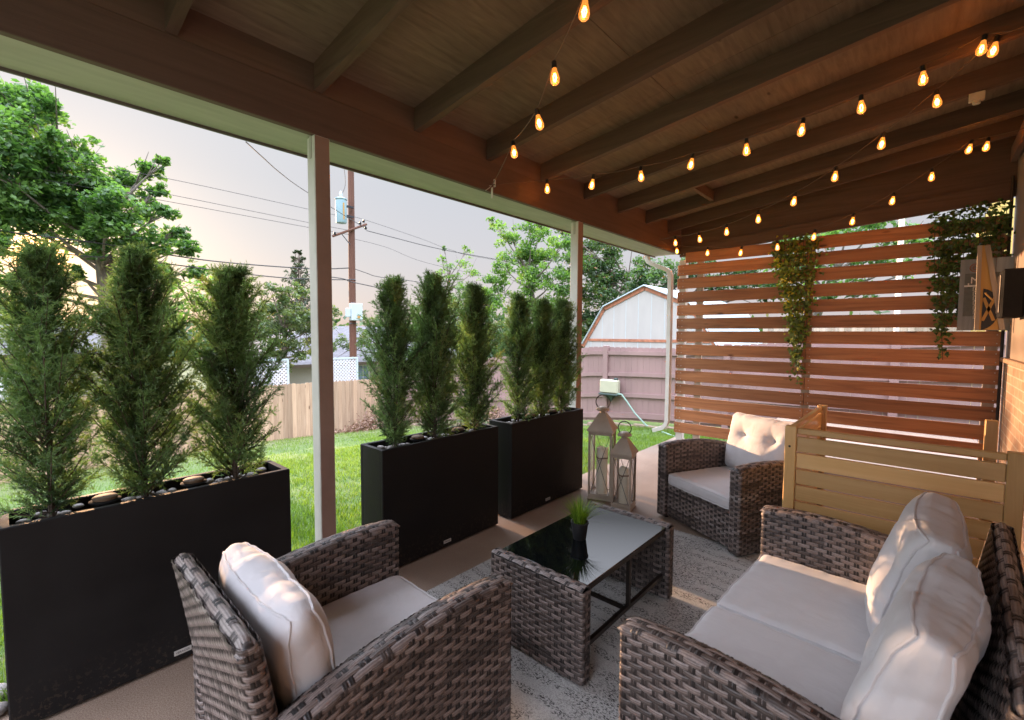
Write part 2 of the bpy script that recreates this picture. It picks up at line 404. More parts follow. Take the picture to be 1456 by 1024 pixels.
def m_brick():
    m,nt,b=newmat('tan_brick');t=nt.nodes.new('ShaderNodeTexCoord')
    mp=nt.nodes.new('ShaderNodeMapping');mp.inputs['Rotation'].default_value=(PI/2,0,0);nt.links.new(t.outputs['Object'],mp.inputs[0])
    br=nt.nodes.new('ShaderNodeTexBrick');nt.links.new(mp.outputs[0],br.inputs['Vector'])
    br.inputs['Scale'].default_value=1;br.inputs['Brick Width'].default_value=.2;br.inputs['Row Height'].default_value=.075;br.inputs['Mortar Size'].default_value=.006
    br.inputs['Color1'].default_value=(.30,.19,.13,1);br.inputs['Color2'].default_value=(.37,.245,.175,1);br.inputs['Mortar'].default_value=(.40,.34,.27,1)
    n=noise(nt,t.outputs['Object'],25,4)
    c=mix(nt,1.,br.outputs[0],ramp(nt,n,[(.3,(.8,.8,.8)),(.7,(1.1,1.1,1.1))]),'MULTIPLY')
    nt.links.new(c,b.inputs['Base Color']);b.inputs['Roughness'].default_value=.85;bump(nt,b,br.outputs[1],-.4,.004);return m
M['brick']=m_brick()
M['siding']=simple('taupe_siding',(.27,.215,.175),.7,.12,3,.25,30)
def m_shingle():
    m,nt,b=newmat('grey_asphalt_shingles');v=coords(nt,'Object')
    br=nt.nodes.new('ShaderNodeTexBrick');nt.links.new(v,br.inputs['Vector'])
    br.inputs['Scale'].default_value=1;br.inputs['Brick Width'].default_value=.33;br.inputs['Row Height'].default_value=.14;br.inputs['Mortar Size'].default_value=.012
    br.inputs['Color1'].default_value=(.11,.105,.115,1);br.inputs['Color2'].default_value=(.15,.145,.16,1);br.inputs['Mortar'].default_value=(.07,.068,.072,1)
    nt.links.new(br.outputs[0],b.inputs['Base Color']);b.inputs['Roughness'].default_value=.95;return m
M['shingle']=m_shingle()
M['hbrick']=simple('pale_brick_wall',(.34,.33,.29),.85,.15,30,.3,60,stretch=(1,1,4))
M['hbrown']=simple('brown_fascia',(.10,.075,.055),.6,.1,5,0)
M['winblue']=simple('window_blue_grey',(.17,.24,.32),.12,.1,2,0)
M['lattice']=simple('white_vinyl_lattice',(.58,.60,.66),.45,.03,3,0)
M['pick']=wood('cedar_picket_fence',[(.30,.195,.125),(.43,.30,.20),(.53,.39,.275)],axis=2,rough=.85,scale=.7)
M['weath']=wood('weathered_plank_fence',[(.30,.22,.16),(.42,.35,.28),(.52,.47,.42)],axis=2,rough=.9,scale=.5)
M['shedw']=simple('white_shed_siding',(.37,.355,.335),.6,.06,3,.2,30,stretch=(1,1,.3))
M['shedtrim']=simple('red_brown_trim',(.33,.13,.07),.7,.35,9,.3,40)
M['shedroof']=simple('pale_metal_roof',(.45,.55,.60),.35,.06,3,0)
M['hosebox']=simple('beige_plastic_tank',(.40,.39,.29),.5,.05,5,0)
M['hosegreen']=simple('dark_green_plastic',(.03,.05,.045),.5,.1,5,0)
M['hose']=simple('pale_green_hose',(.22,.33,.28),.5,.1,20,0)
M['stone']=simple('river_stone',(.20,.18,.165),.55,.45,9,.2,60)
M['solartop']=simple('amber_lamp_disc',(.13,.085,.05),.75,.1,8,0)
M['greysign']=wood('weathered_grey_sign',[(.22,.24,.26),(.33,.35,.37),(.42,.44,.46)],axis=2,rough=.85,scale=1.2,knots=False)
M['yellowsign']=wood('amber_sign_wood',[(.42,.22,.05),(.58,.32,.08),(.64,.38,.11)],axis=2,rough=.6,knots=False)
M['signdark']=simple('charcoal_sign_panel',(.12,.13,.125),.7,.15,30,0)
M['signwhite']=simple('white_sign_lettering',(.68,.68,.66),.7,.1,30,0)
M['signblack']=simple('black_emblem_paint',(.02,.018,.018),.6,.1,30,0)
M['yellowwall']=wood('yellow_board_gable',[(.50,.34,.08),(.62,.44,.13),(.72,.54,.2)],axis=2,rough=.8,knots=False,scale=.4)
def m_tableglass():
    m,nt,b=newmat('black_tempered_glass');b.inputs['Base Color'].default_value=(.004,.005,.006,1);b.inputs['Roughness'].default_value=.03
    b.inputs['Specular IOR Level'].default_value=.38;b.inputs['IOR'].default_value=1.5;b.inputs['Coat Weight'].default_value=.0;b.inputs['Coat Roughness'].default_value=.02
    v=coords(nt,'Object');nt.links.new(ramp(nt,noise(nt,v,7,4),[(.4,(.015,.015,.015)),(.75,(.05,.05,.05))]),b.inputs['Roughness']);return m
M['tglass']=m_tableglass()
M['tag']=simple('silver_label',(.55,.54,.52),.4,.05,20,0)
M['disc']=simple('matte_black_lamp_base',(.012,.012,.013),.85,.15,30,.2,120,spec=.2)
M['gold']=simple('white_wall_block',(.55,.48,.38),.7,.1,20,0)

def rnd_attr(me,groups):
    """groups: list of vertex counts -> constant random per group"""
    a=[]
    for g in groups:a+= [random.random()]*g
    at=me.attributes.new('rnd','FLOAT','POINT');at.data.foreach_set('value',a[:len(me.vertices)])
def boards(name,spans,mat,parent,bev=.003,jit=0,**k):
    mb=MB();gr=[]
    for a,b in spans:
        n0=len(mb.v);mb.span(a,b,bev=bev);gr.append(len(mb.v)-n0)
    me=mb.mesh(name);rnd_attr(me,gr)
    import bmesh
    bm=bmesh.new();bm.from_mesh(me);bmesh.ops.recalc_face_normals(bm,faces=bm.faces);bm.to_mesh(me);bm.free()
    return link(name,me,mat,parent,**k)

# ------------------------------------------------------------------ terrain
def sstep(a,b,x):
    t=np.clip((x-a)/(b-a),0,1);return t*t*(3-2*t)
def gz(x,y):
    x=np.asarray(x,float);y=np.asarray(y,float)
    py=np.interp(y,[-30,2.6,5,7.1,15.1,30,60],[-.08,-.08,-.23,-.50,-1.92,-2.6,-2.6])
    px=-.40*sstep(4.5,9.6,x)*(1-.6*sstep(6,15,y))-.6*sstep(9.6,30,x)
    return py+px
def lawn():
    xs=np.concatenate([np.linspace(-60,-4,15),np.linspace(-3,14,120),np.linspace(15,160,30)])
    ys=np.concatenate([np.linspace(-40,2,14),np.linspace(2.4,17,110),np.linspace(18,200,30)])
    X,Y=np.meshgrid(xs,ys);Z=gz(X,Y)
    Z=Z+.012*np.sin(X*2.1+Y*1.3)*np.cos(Y*2.7-X)*(Y>2.7)
    Z=np.where((Y<2.7)&(X<6.4),-.2,Z)
    V=np.stack([X,Y,Z],-1).reshape(-1,3);nx,ny=len(xs),len(ys)
    i=np.arange(nx*ny).reshape(ny,nx)
    Fq=np.stack([i[:-1,:-1],i[:-1,1:],i[1:,1:],i[1:,:-1]],-1).reshape(-1,4)
    o=link('lawn',np_mesh('lawn',V,Fq),M['lawn'],smooth=True);tag(o,kind='structure')
lawn()
mb=MB();mb.span((-4,-.6,-.25),(6.35,2.60,0),bev=.006)
tag(mb.build('patio_slab',M['concrete']),kind='structure')
mb=MB();mb.span((6.36,-.6,-.25),(9.2,1.9,-.012),bev=.006)
tag(mb.build('side_path',M['concrete']),kind='structure')

def blades(name,P,h,w,mat,lean=.5,seed=1,kinds=None):
    r=np.random.default_rng(seed);n=len(P)
    an=r.uniform(0,2*PI,n);la=r.uniform(0,2*PI,n);hh=h*r.uniform(.5,1.25,n);ln=lean*r.uniform(.1,1,n)*hh
    d=np.stack([np.cos(an),np.sin(an),np.zeros(n)],-1)*(w*r.uniform(.6,1.2,n))[:,None]/2
    L=np.stack([np.cos(la)*ln,np.sin(la)*ln,hh],-1)
    Lm=np.stack([np.cos(la)*ln*.3,np.sin(la)*ln*.3,hh*.55],-1)
    V=np.concatenate([P-d,P+d,P+Lm+d*.8,P+Lm-d*.8,P+L],1).reshape(-1,3)
    b=np.arange(n)*5
    q=np.concatenate([np.stack([b,b+1,b+2],-1),np.stack([b,b+2,b+3],-1),np.stack([b+3,b+2,b+4],-1)])
    t=r.uniform(0,1,n);
    if kinds is not None:t=np.clip(t*.6+kinds*.5,0,1)
    return np_mesh(name,V,q,attrs={'tone':np.repeat(t,5)})
def patch(xr,yr,dens,h,w,seed):
    r=np.random.default_rng(seed);n=int((xr[1]-xr[0])*(yr[1]-yr[0])*dens)
    x=r.uniform(*xr,n);y=r.uniform(*yr,n)
    # clumpy
    k=np.sin(x*3.1+np.sin(y*2.3)*2)*np.sin(y*3.7+x)+.6*np.sin(x*9+y*5)*np.sin(y*11-x*4);keep=r.uniform(-1.6,1.2,n)<k+.4
    keep&=~((y<2.64)&(x<6.4));x=x[keep];y=y[keep];k=k[keep]
    P=np.stack([x,y,gz(x,y)-.006],-1)
    return P,k*.25+.4
Ps=[];Ks=[]
for xr,yr,de in (((-2.,4.2),(2.66,4.2),5000),((-3,4.8),(4.2,7.4),2700),((4.2,9.4),(2.62,5.6),2200),((4.8,9),(5.6,9),1000),((-5,10),(7.4,15),420)):
    P,k=patch(xr,yr,de,.06,.006,len(Ps)+3);Ps.append(P);Ks.append(k)
P=np.concatenate(Ps);K=np.concatenate(Ks)
o=link('lawn_grass',blades('lawn_grass',P,.062,.0075,None,.9,5,K),M['grassb']);tag(o,'bright green lawn grass beyond the patio edge','grass',kind='stuff')

# ------------------------------------------------------------------ patio roof
RB=2.77; SL=.128     # rafter underside height at the beam, rise per metre towards the house
def rz_(y):return RB+SL*(2.53-y)
roof=thing('patio_roof','brown raftered patio roof on posts with white soffit and gutter','patio roof',(0,2.53,0))
O=np.array([0,2.53,0])
def inroof(p):return (p[0],p[1]-2.53,p[2])
ys0,ys1=2.53,-.53
for x in [-1.44,-.78,-.12,.535,1.195,1.855,2.515,3.175,3.855,4.515,5.175,5.80]:
    mb=MB();w=.045
    a=[(x,ys0+.0,rz_(ys0)),(x+w,ys0,rz_(ys0)),(x+w,ys0,rz_(ys0)+.145),(x,ys0,rz_(ys0)+.145)]
    b=[(x,ys1,rz_(ys1)),(x+w,ys1,rz_(ys1)),(x+w,ys1,rz_(ys1)+.145),(x,ys1,rz_(ys1)+.145)]
    mb.add([inroof(p) for p in a+b],[(0,1,2,3),(7,6,5,4),(0,4,5,1),(1,5,6,2),(2,6,7,3),(3,7,4,0)])
    o=mb.build('rafter',M['rafter'],roof);rnd_attr(o.data,[8])
mb=MB()
xb=[-1.7,.6,3.0,5.4,6.5]
for i in range(4):
    x0,x1=xb[i]+.002,xb[i+1]-.002
    for (y0,y1) in ((3.0,1.35),(1.346,-.53)):
        z0,z1=rz_(y0)+.1465,rz_(y1)+.1465
        vs=[(x0,y0,z0),(x1,y0,z0),(x1,y1,z1),(x0,y1,z1)];vs+=[(a,b,c+.02) for a,b,c in vs]
        mb.add([inroof(p) for p in vs],[(0,1,2,3),(7,6,5,4),(0,4,5,1),(1,5,6,2),(2,6,7,3),(3,7,4,0)])
mb.build('roof_deck',M['deck'],roof)
mb=MB();vs=[(-1.7,3.0,rz_(3.0)+.17),(6.5,3.0,rz_(3.0)+.17),(6.5,-1.2,rz_(-1.2)+.17),(-1.7,-1.2,rz_(-1.2)+.17)];vs+=[(a,b,c+.03) for a,b,c in vs]
mb.add([inroof(p) for p in vs],[(0,1,2,3),(7,6,5,4),(0,4,5,1),(1,5,6,2),(2,6,7,3),(3,7,4,0)]);mb.build('roof_covering',M['gutter'],roof)
mb=MB();mb.span(inroof((-1.7,2.53,2.54)),inroof((6.262,2.569,2.766)),bev=.003)
o=mb.build('beam',M['beam'],roof);rnd_attr(o.data,[24])
mb=MB()   # upper frieze between rafters, set back a little: leaves the ledge line
mb.span(inroof((-1.7,2.534,2.767)),inroof((6.262,2.565,2.925)))
o=mb.build('frieze_board',M['beam'],roof);rnd_attr(o.data,[8])
mb=MB();mb.span(inroof((-1.7,2.5695,2.541)),inroof((6.2,2.625,2.60)));mb.span(inroof((-1.7,2.6255,2.546)),inroof((6.2,2.88,2.60)))
mb.span(inroof((-1.7,2.605,2.60)),inroof((6.2,2.62,2.9)))
mb.build('soffit',M['trim'],roof)
mb=MB();mb.span(inroof((-1.7,2.881,2.532)),inroof((6.22,2.895,2.72)));mb.span(inroof((-1.7,2.896,2.60)),inroof((6.22,2.995,2.61)));mb.span(inroof((-1.7,2.985,2.61)),inroof((6.22,2.997,2.72)))
mb.build('gutter',M['gutter'],roof)
def post(x,y):
    mb=MB();w=.089;h=2.54
    vs=[(x,y,-.05),(x+w,y,-.05),(x+w,y+w,-.05),(x,y+w,-.05)];vs+=[(a,b,h) for a,b,_ in vs]
    vs=[inroof(p) for p in vs]
    mb.add(vs,[(0,1,5,4)],1);mb.add(vs,[(1,2,6,5),(2,3,7,6),(3,0,4,7),(0,3,2,1),(4,5,6,7)],0)
    import bmesh
    me=mb.mesh('post')
    bm=bmesh.new();bm.from_mesh(me);bmesh.ops.remove_doubles(bm,verts=bm.verts,dist=1e-5);bmesh.ops.recalc_face_normals(bm,faces=bm.faces);bmesh.ops.bevel(bm,geom=list(bm.edges),offset=.004,segments=1,affect='EDGES');bm.to_mesh(me);bm.free()
    p=link('post',me,[M['white'],M['postbrown']],roof)
    # bracket notch under the soffit
    b=MB();b.span(inroof((x-.003,y+.03,2.42)),inroof((x-.0005,y+.055,2.54)));b.build('bracket',M['trim'],p)
post(1.19,2.531);post(3.76,2.531);post(-1.4,2.531)
# downspout
dm=MB()
def rect_sweep(mb,pts,wx,wy):
    pts=[np.array(p,float) for p in pts];vs=[]
    for i,p in enumerate(pts):
        t=pts[min(i+1,len(pts)-1)]-pts[max(i-1,0)];t/=np.linalg.norm(t)
        a=np.array([1.,0,0]);b=np.cross(t,a);b/=np.linalg.norm(b)
        for sx,sy in((-1,-1),(1,-1),(1,1),(-1,1)):vs.append(p+a*sx*wx/2+b*sy*wy/2)
    fs=[(0,1,2,3)]
    for i in range(len(pts)-1):
        for k in range(4):fs.append((i*4+k,i*4+(k+1)%4,i*4+4+(k+1)%4,i*4+4+k))
    n=len(pts)*4;fs.append((n-1,n-2,n-3,n-4));mb.add(vs,fs)
DS=[(6.10,2.95,2.60),(6.10,2.95,2.52),(6.10,2.93,2.47),(6.10,2.87,2.43),(6.10,2.68,2.345),(6.10,2.625,2.31),(6.10,2.605,2.25),(6.10,2.600,1.2),(6.10,2.600,.28),(6.10,2.615,.22),(6.10,2.66,.165),(6.10,2.80,.11)]
rect_sweep(dm,[inroof(p) for p in DS],.075,.052);dm.build('downspout',M['white'],roof,smooth=True)
# gable end board over the screen, rake bottom rises slower than the rafters
mb=MB()
def wedge(mb,x0,x1,ya,yb_,za,zb_,zta,ztb):
    vs=[(x0,ya,za),(x1,ya,za),(x1,yb_,zb_),(x0,yb_,zb_),(x0,ya,zta),(x1,ya,zta),(x1,yb_,ztb),(x0,yb_,ztb)]
    mb.add([inroof(p) for p in vs],[(0,1,2,3),(7,6,5,4),(0,4,5,1),(1,5,6,2),(2,6,7,3),(3,7,4,0)])
wedge(mb,6.235,6.26,2.528,-.64,2.53,2.735,rz_(2.5)+.145,rz_(-.55)+.145)
wedge(mb,6.20,6.2345,2.528,-.538,2.50,2.70,2.62,2.86)
o=mb.build('rake_board',M['rafter'],roof);rnd_attr(o.data,[8,8])
mb=MB();mb.span(inroof((4.58,1.75,rz_(1.75)+.02)),inroof((5.17,1.79,rz_(1.75)+.12)));o=mb.build('blocking',M['rafter'],roof);rnd_attr(o.data,[8])
mb=MB()   # ledger on the house wall
mb.span(inroof((-1.6,-.5395,3.02)),inroof((6.15,-.50,3.15)));o=mb.build('ledger',M['beam'],roof);rnd_attr(o.data,[8])

# ------------------------------------------------------------------ house wall
house=thing('house','tan brick house wall beside the patio with smooth siding above','house',(5.9,-.6,0))
mb=MB();mb.span((-7.4,-.35,-.3),(.36,.055,1.22));mb.build('brick_wall',M['brick'],house)
mb=MB();mb.span((-7.4,-.35,1.261),(.36,.045,3.5));mb.build('siding',M['siding'],house)
mb=MB();mb.span((-7.4,-.35,1.221),(.37,.085,1.26),bev=.006);mb.build('sill_ledge',M['brick'],house)
mb=MB();mb.tube([(.27,.075,-.2),(.27,.075,1.2),(.27,.075,2.9)],.012);mb.build('conduit',M['darkmetal'],house)

# ------------------------------------------------------------------ privacy screen
scr=thing('privacy_screen','red cedar horizontal slat privacy screen closing the patio end','privacy screen',(6.17,1.0,0))
XS=6.17
L=[];Rr=[]
for i in range(14):
    zb=2.42-.1772*i
    j=random.uniform(-.004,.004)
    L.append(((0,.022,zb+j),(.019,1.535,zb+.140+j)))
    if i==0:L[-1]=((0,.022,zb+j-.01),(.019,1.535-.1,zb+.125+j))
    j=random.uniform(-.003,.003);Rr.append(((0,-1.535,zb+j+.003),(.019,.018,zb+.143+j)))
boards('slat_panel',L,M['cedar'],scr);boards('slat_panel',Rr,M['cedar'],scr)
for y0 in (1.20,-.03,-1.50):
    mb=MB();mb.span((.020,y0,0),(.058,y0+.085,2.5),bev=.002);o=mb.build('post',M['weath'],scr);rnd_attr(o.data,[24])
mb=MB();mb.span((.020,1.43,0),(.1,1.52,2.45),bev=.002);mb.build('post',M['white'],scr)
mb=MB()
for i in range(14):
    zb=2.42-.1772*i
    for y in(1.505,1.46,.05,-.02,-1.49):
        for dz in(.03,.11):mb.box((-.001,y,zb+dz),(.003,.008,.008))
mb.build('screw_heads',M['tag'],scr)['kind']='stuff'
for ch in scr.children:
    if ch.name.startswith('screw_heads'):ch.name='fastening'

# ------------------------------------------------------------------ wicker weave
def weave(surf,Lu,Lv,p=.034,q=.018,seed=0,sgn=1.,back=True,A=.0018,tone_b=.56):
    r=np.random.default_rng(seed)
    nk=max(2,int(round(Lu/p)));p=Lu/nk;nr=max(1,int(round(Lv/q)));q=Lv/nr
    def SN(u,v):
        e=1e-4
        P=surf(u,v);Pu=surf(np.minimum(u+e,Lu),v)-surf(np.maximum(u-e,0),v);Pv=surf(u,np.minimum(v+e,Lv))-surf(u,np.maximum(v-e,0))
        n=np.cross(Pu,Pv);n/=np.linalg.norm(n,axis=-1,keepdims=True)+1e-12;return P,n*sgn
    V=[];Fs=[];T=[];Ac=[];base=0
    def grid(P,tone,ac,base):
        m,k=P.shape[:2];i=np.arange(m*k).reshape(m,k)+base
        V.append(P.reshape(-1,3));T.append(np.broadcast_to(tone,(m,k)).ravel());Ac.append(np.broadcast_to(ac,(m,k)).ravel())
        Fs.append(np.stack([i[:-1,:-1],i[1:,:-1],i[1:,1:],i[:-1,1:]],-1).reshape(-1,4));return base+m*k
    ns=nk*6+1;u=np.linspace(0,Lu,ns);hw=q*.485
    for j in range(nr):
        vc=(j+.5)*q;prof=np.array([-1,-.55,.55,1]);bul=np.array([-.0014,.0006,.0006,-.0014])
        vv=np.clip(vc+prof*hw,0,Lv);U_g,V_g=np.meshgrid(u,vv,indexing='ij')
        P_,n_=SN(U_g,V_g)
        off=A*np.tanh(2.2*np.cos(PI*u/p+PI*j))+.0035
        # chunks of colour
        cuts=np.cumsum(r.uniform(.07,.34,int(Lu/.07)+3));ti=np.searchsorted(cuts,u);tv=np.where(r.uniform(0,1,len(cuts)+1)<.22,r.uniform(.24,.42,len(cuts)+1),np.clip(r.normal(tone_b+.02,.12,len(cuts)+1),.25,1))[ti]
        base=grid(P_+n_*(off[:,None]+bul[None,:])[...,None],tv[:,None],np.array([0,.25,.75,1.])[None,:],base)
    for k in range(nk+1):
        for dd in(-.29,.03):
            u0=np.clip(k*p+dd*p,0,Lu);u1=np.clip(k*p+(dd+.26)*p,0,Lu)
            if u1-u0<.001:continue
            v=np.linspace(0,Lv,nr*3+1);U_g,V_g=np.meshgrid(np.array([u0,(u0+u1)/2,u1]),v,indexing='ij')
            P_,n_=SN(U_g,V_g)
            off=-A*.55*np.cos(PI*k+PI*(v/q-.5))
            base=grid(P_+n_*((off+.0035)[None,:]+np.array([-.001,.001,-.001])[:,None])[...,None],r.choice([.06,.10,.15,.22,.30]),np.array([0,.3,.6])[:,None],base)
    if back:
        nb=max(2,nk);vb=max(2,nr//2);U_g,V_g=np.meshgrid(np.linspace(0,Lu,nb*2+1),np.linspace(0,Lv,vb+1),indexing='ij')
        P_,n_=SN(U_g,V_g);base=grid(P_-n_*.003,0.,.0,base)
    return np.concatenate(V),np.concatenate(Fs),np.concatenate(T),np.concatenate(Ac)
def weave_obj(name,parts,parent):
    V=[];Fq=[];T=[];A=[];b=0
    for v,f,t,a in parts:V.append(v);Fq.append(f+b);T.append(t);A.append(a);b+=len(v)
    me=np_mesh(name,np.concatenate(V),np.concatenate(Fq),attrs={'tone':np.concatenate(T),'across':np.concatenate(A)})
    return link(name,me,M['wicker'],parent,smooth=True)
def rrect_path(cx,cy,lx,ly,r=.018):
    """closed rounded rectangle, counter-clockwise; returns function s->(x,y) and length"""
    segs=[];hx,hy=lx/2-r,ly/2-r
    segs=[('l',(cx-hx,cy-ly/2),(cx+hx,cy-ly/2)),('a',(cx+hx,cy-hy),-PI/2),('l',(cx+lx/2,cy-hy),(cx+lx/2,cy+hy)),('a',(cx+hx,cy+hy),0),
          ('l',(cx+hx,cy+ly/2),(cx-hx,cy+ly/2)),('a',(cx-hx,cy+hy),PI/2),('l',(cx-lx/2,cy+hy),(cx-lx/2,cy-hy)),('a',(cx-hx,cy-hy),PI)]
    Ls=[2*hx,r*PI/2,2*hy,r*PI/2,2*hx,r*PI/2,2*hy,r*PI/2];cum=np.concatenate([[0],np.cumsum(Ls)])
    def f(s):
        s=np.asarray(s,float);s=np.clip(s,0,cum[-1]-1e-9);x=np.zeros_like(s);y=np.zeros_like(s)
        for i,sg in enumerate(segs):
            k=(s>=cum[i])&(s<cum[i+1])
            t=(s-cum[i])/max(Ls[i],1e-9)
            if sg[0]=='l':
                xx=sg[1][0]+(sg[2][0]-sg[1][0])*t;yy=sg[1][1]+(sg[2][1]-sg[1][1])*t
            else:
                an=sg[2]+t*PI/2;xx=sg[1][0]+r*np.cos(an);yy=sg[1][1]+r*np.sin(an)
            x=np.where(k,xx,x);y=np.where(k,yy,y)
        return x,y
    return f,cum[-1]
DEP=.78
def armH(x):
    s=np.clip((.39-x)/.78,0,1);return .592+.10*s-.17*s*s
def make_arm(cy,t,parent,seed):
    f,Lp=rrect_path(0,cy,DEP,t)
    def surf(u,v):
        x,y=f(u);z=.025+v/.57*(armH(x)-.012-.025);return np.stack([x,y,z],-1)
    a=weave(surf,Lp,.57,seed=seed)
    def top(u,v):
        x=u-DEP/2+.004;y=cy-t/2+v;c=np.sin(np.clip(v/t,0,1)*PI)
        e=np.minimum(np.minimum(u,DEP-u)/.02,1);return np.stack([x*1.002,cy+(y-cy)*1.0,armH(x)-.020+.018*c**.6*np.sqrt(np.clip(e,0,1))+0*u],-1)
    b=weave(top,DEP,t,p=.055,q=t/5,seed=seed+1,A=.0016,tone_b=.6)
    return weave_obj('arm',[a,b],parent)
def lean(z):return -.345-.085*np.clip(z/.74,0,1)**1.6
def make_back(W,Hb,parent,seed):
    th=.05;f,Lp=rrect_path(0,0,th,W,r=.02)
    def surf(u,v):
        x,y=f(u);z=.025+v/Hb*(Hb-.025);w=1-.0*z;return np.stack([x+lean(z),y*w,z+0*x],-1)
    a=weave(surf,Lp,Hb,seed=seed)
    def top(u,v):
        y=-W/2+u;x=lean(Hb)+th/2-v;c=np.sin(np.clip(v/th,0,1)*PI)
        e=np.sqrt(np.clip(np.minimum(u,W-u)/.03,0,1));return np.stack([x+0*u,y*1.004,Hb-.016+.028*c*e+0*u],-1)
    b=weave(top,W,th,p=.06,q=th/3,seed=seed+1,A=.0014,tone_b=.72)
    return weave_obj('backrest',[a,b],parent)
def make_seat(W,parent,seed):
    def front(u,v):return np.stack([.355+0*u,-W/2+u,.03+v],-1)
    a=weave(front,W,.255,seed=seed)
    mb=MB()
    def deck(u,v):return np.stack([.355-v,-W/2+u,.288+0*u],-1)
    b=weave(deck,W,.68,p=.08,q=.04,seed=seed+2)
    return weave_obj('seat_base',[a,b],parent)
def seat_thing(name,label,cat,W,Hb,loc,rz,seed,group=None):
    o=thing(name,label,cat,loc,rz,group);t=.085
    make_arm(W/2-t/2,t,o,seed);make_arm(-W/2+t/2,t,o,seed+5)
    make_back(W-2*t+.03,Hb,o,seed+11);make_seat(W-2*t-.004,o,seed+17)
    for sx in(-1,1):
        for sy in(-1,1):
            mb=MB();mb.lathe([(.016,0),(.018,.028)],(sx*.33,sy*(W/2-.045),0),12);mb.build('foot',M['blackplastic'],o)
    return o
GC='matching wicker armchairs'
ch1=seat_thing('wicker_armchair','brown wicker armchair seen from behind in the left foreground','armchair',.79,.73,(.79,1.45,0),math.radians(-1),10,GC)
ch2=copy_tree(ch1);ch2.location=(3.66,1.03,0);ch2.rotation_euler=(0,0,math.radians(154))
tag(ch2,'brown wicker armchair facing the viewer in front of the cedar screen','armchair',GC)
SOF=(1.885,.22,0);SR=math.radians(87)
sofa=seat_thing('wicker_loveseat','wide brown wicker loveseat in the right foreground','loveseat',1.40,.75,SOF,SR,40)

# ------------------------------------------------------------------ cushions
def cushion_mesh(name,w,d,h,r,puff,tufts=(),pinch=0,wr=.004,seed=0,n=52,sag=0,corner=0,pipe=True,boxed=True,pucker=.0012):
    """local: x depth (d), y width (w), z thickness (h)"""
    V=[];Fq=[];b=0
    lin=np.linspace(-1,1,n+1)
    def face(ax,sg):
        nonlocal b
        A,B=np.meshgrid(lin,lin,indexing='ij');P=np.zeros((n+1,n+1,3))
        o=[i for i in range(3) if i!=ax];P[...,ax]=sg;P[...,o[0]]=A;P[...,o[1]]=B
        i=np.arange((n+1)**2).reshape(n+1,n+1)+b
        q=np.stack([i[:-1,:-1],i[1:,:-1],i[1:,1:],i[:-1,1:]],-1).reshape(-1,4)
        if (sg>0)==(ax==1):q=q[:,::-1]
        V.append(P.reshape(-1,3));Fq.append(q);b+=(n+1)**2
    for ax in range(3):
        for sg in(-1,1):face(ax,sg)
    P=np.concatenate(V);Fq=np.concatenate(Fq)
    half=np.array([d/2,w/2,h/2])
    def deform(P):
        X=P*half
        inner=np.clip(X,-(half-r),half-r);dv=X-inner;ln=np.linalg.norm(dv,axis=1,keepdims=True)
        X=np.where(ln>1e-9,inner+dv/np.maximum(ln,1e-9)*r,X)
        fx=X[:,0]/(d/2);fy=X[:,1]/(w/2);fz=X[:,2]/(h/2)
        dome=np.clip(1-fx**2,0,1)**.6*np.clip(1-fy**2,0,1)**.6
        X[:,2]+=fz*puff*dome
        if pinch:
            X[:,0]*=1-pinch*(1-fy**2)**1.0;X[:,1]*=1-pinch*(1-fx**2)
            cn=(np.abs(fx)*np.abs(fy))**3;X[:,2]*=1-.6*cn
        for tx,ty,dp,rad in tufts:
            dx,dy=X[:,0]-tx,X[:,1]-ty;rr=np.hypot(dx,dy);X[:,2]-=fz*dp*np.exp(-(rr/rad)**1.0)
            an=np.arctan2(dx,dy)
            # sharp radiating creases
            for kk in range(7):
                a0=kk*2*PI/7+seed+tx*20;da=np.angle(np.exp(1j*(an-a0)))
                X[:,2]-=fz*.009*np.exp(-(da*rr/.011)**2)*np.exp(-rr/(rad*1.3))*(.5+.5*math.sin(kk*3.3+seed))
        for k in range(len(X)):
            p=X[k];nv=mnoise.noise(Vector((p[0]*6+seed,p[1]*6,p[2]*4)));n2=mnoise.ridged_multi_fractal(Vector((p[0]*7+seed*2+p[1]*2,p[1]*11,p[2]*5+seed)),.8,2.,3,1.,2.)
            X[k]+=p/max(np.linalg.norm(p),1e-6)*(nv*wr*1.6-(n2-1.)*wr*.55)
        if pucker:
            eg=np.maximum(np.abs(P[:,0]),np.abs(P[:,1]));ed=np.exp(-((1-eg)/.16)**2);tt=np.where(np.abs(P[:,0])>np.abs(P[:,1]),P[:,1]*w,P[:,0]*d)
            X[:,2]+=np.sign(P[:,2]+1e-9)*ed*pucker*(np.sin(tt*38+seed)+.5*np.sin(tt*71+seed*2))*(np.abs(P[:,2])>.6)
        if sag:X[:,2]-=sag*(1-fy**2)*(1-fx**2)
        return X
    X=deform(P)
    me=np_mesh(name,X,Fq)
    import bmesh
    bm=bmesh.new();bm.from_mesh(me);bmesh.ops.remove_doubles(bm,verts=bm.verts,dist=1e-5);bmesh.ops.recalc_face_normals(bm,faces=bm.faces);bm.to_mesh(me);bm.free()
    me.polygons.foreach_set('use_smooth',[True]*len(me.polygons))
    pm=None
    if pipe:
        mb=MB()
        for sg in((-1,1) if boxed else (0,)):
            t_=np.linspace(-1,1,26)[:-1];o1=np.ones_like(t_)
            E=np.concatenate([np.stack([t_,-o1],1),np.stack([o1,t_],1),np.stack([-t_,o1],1),np.stack([-o1,-t_],1)])
            Q=np.concatenate([E,np.full((len(E),1),float(sg))],1)
            Xp=deform(Q);Xp+=(Xp/np.linalg.norm(Xp,axis=1,keepdims=True))*.0015
            mb.loop([tuple(q) for q in Xp],.0042,6)
        pm=mb
    return me,pm
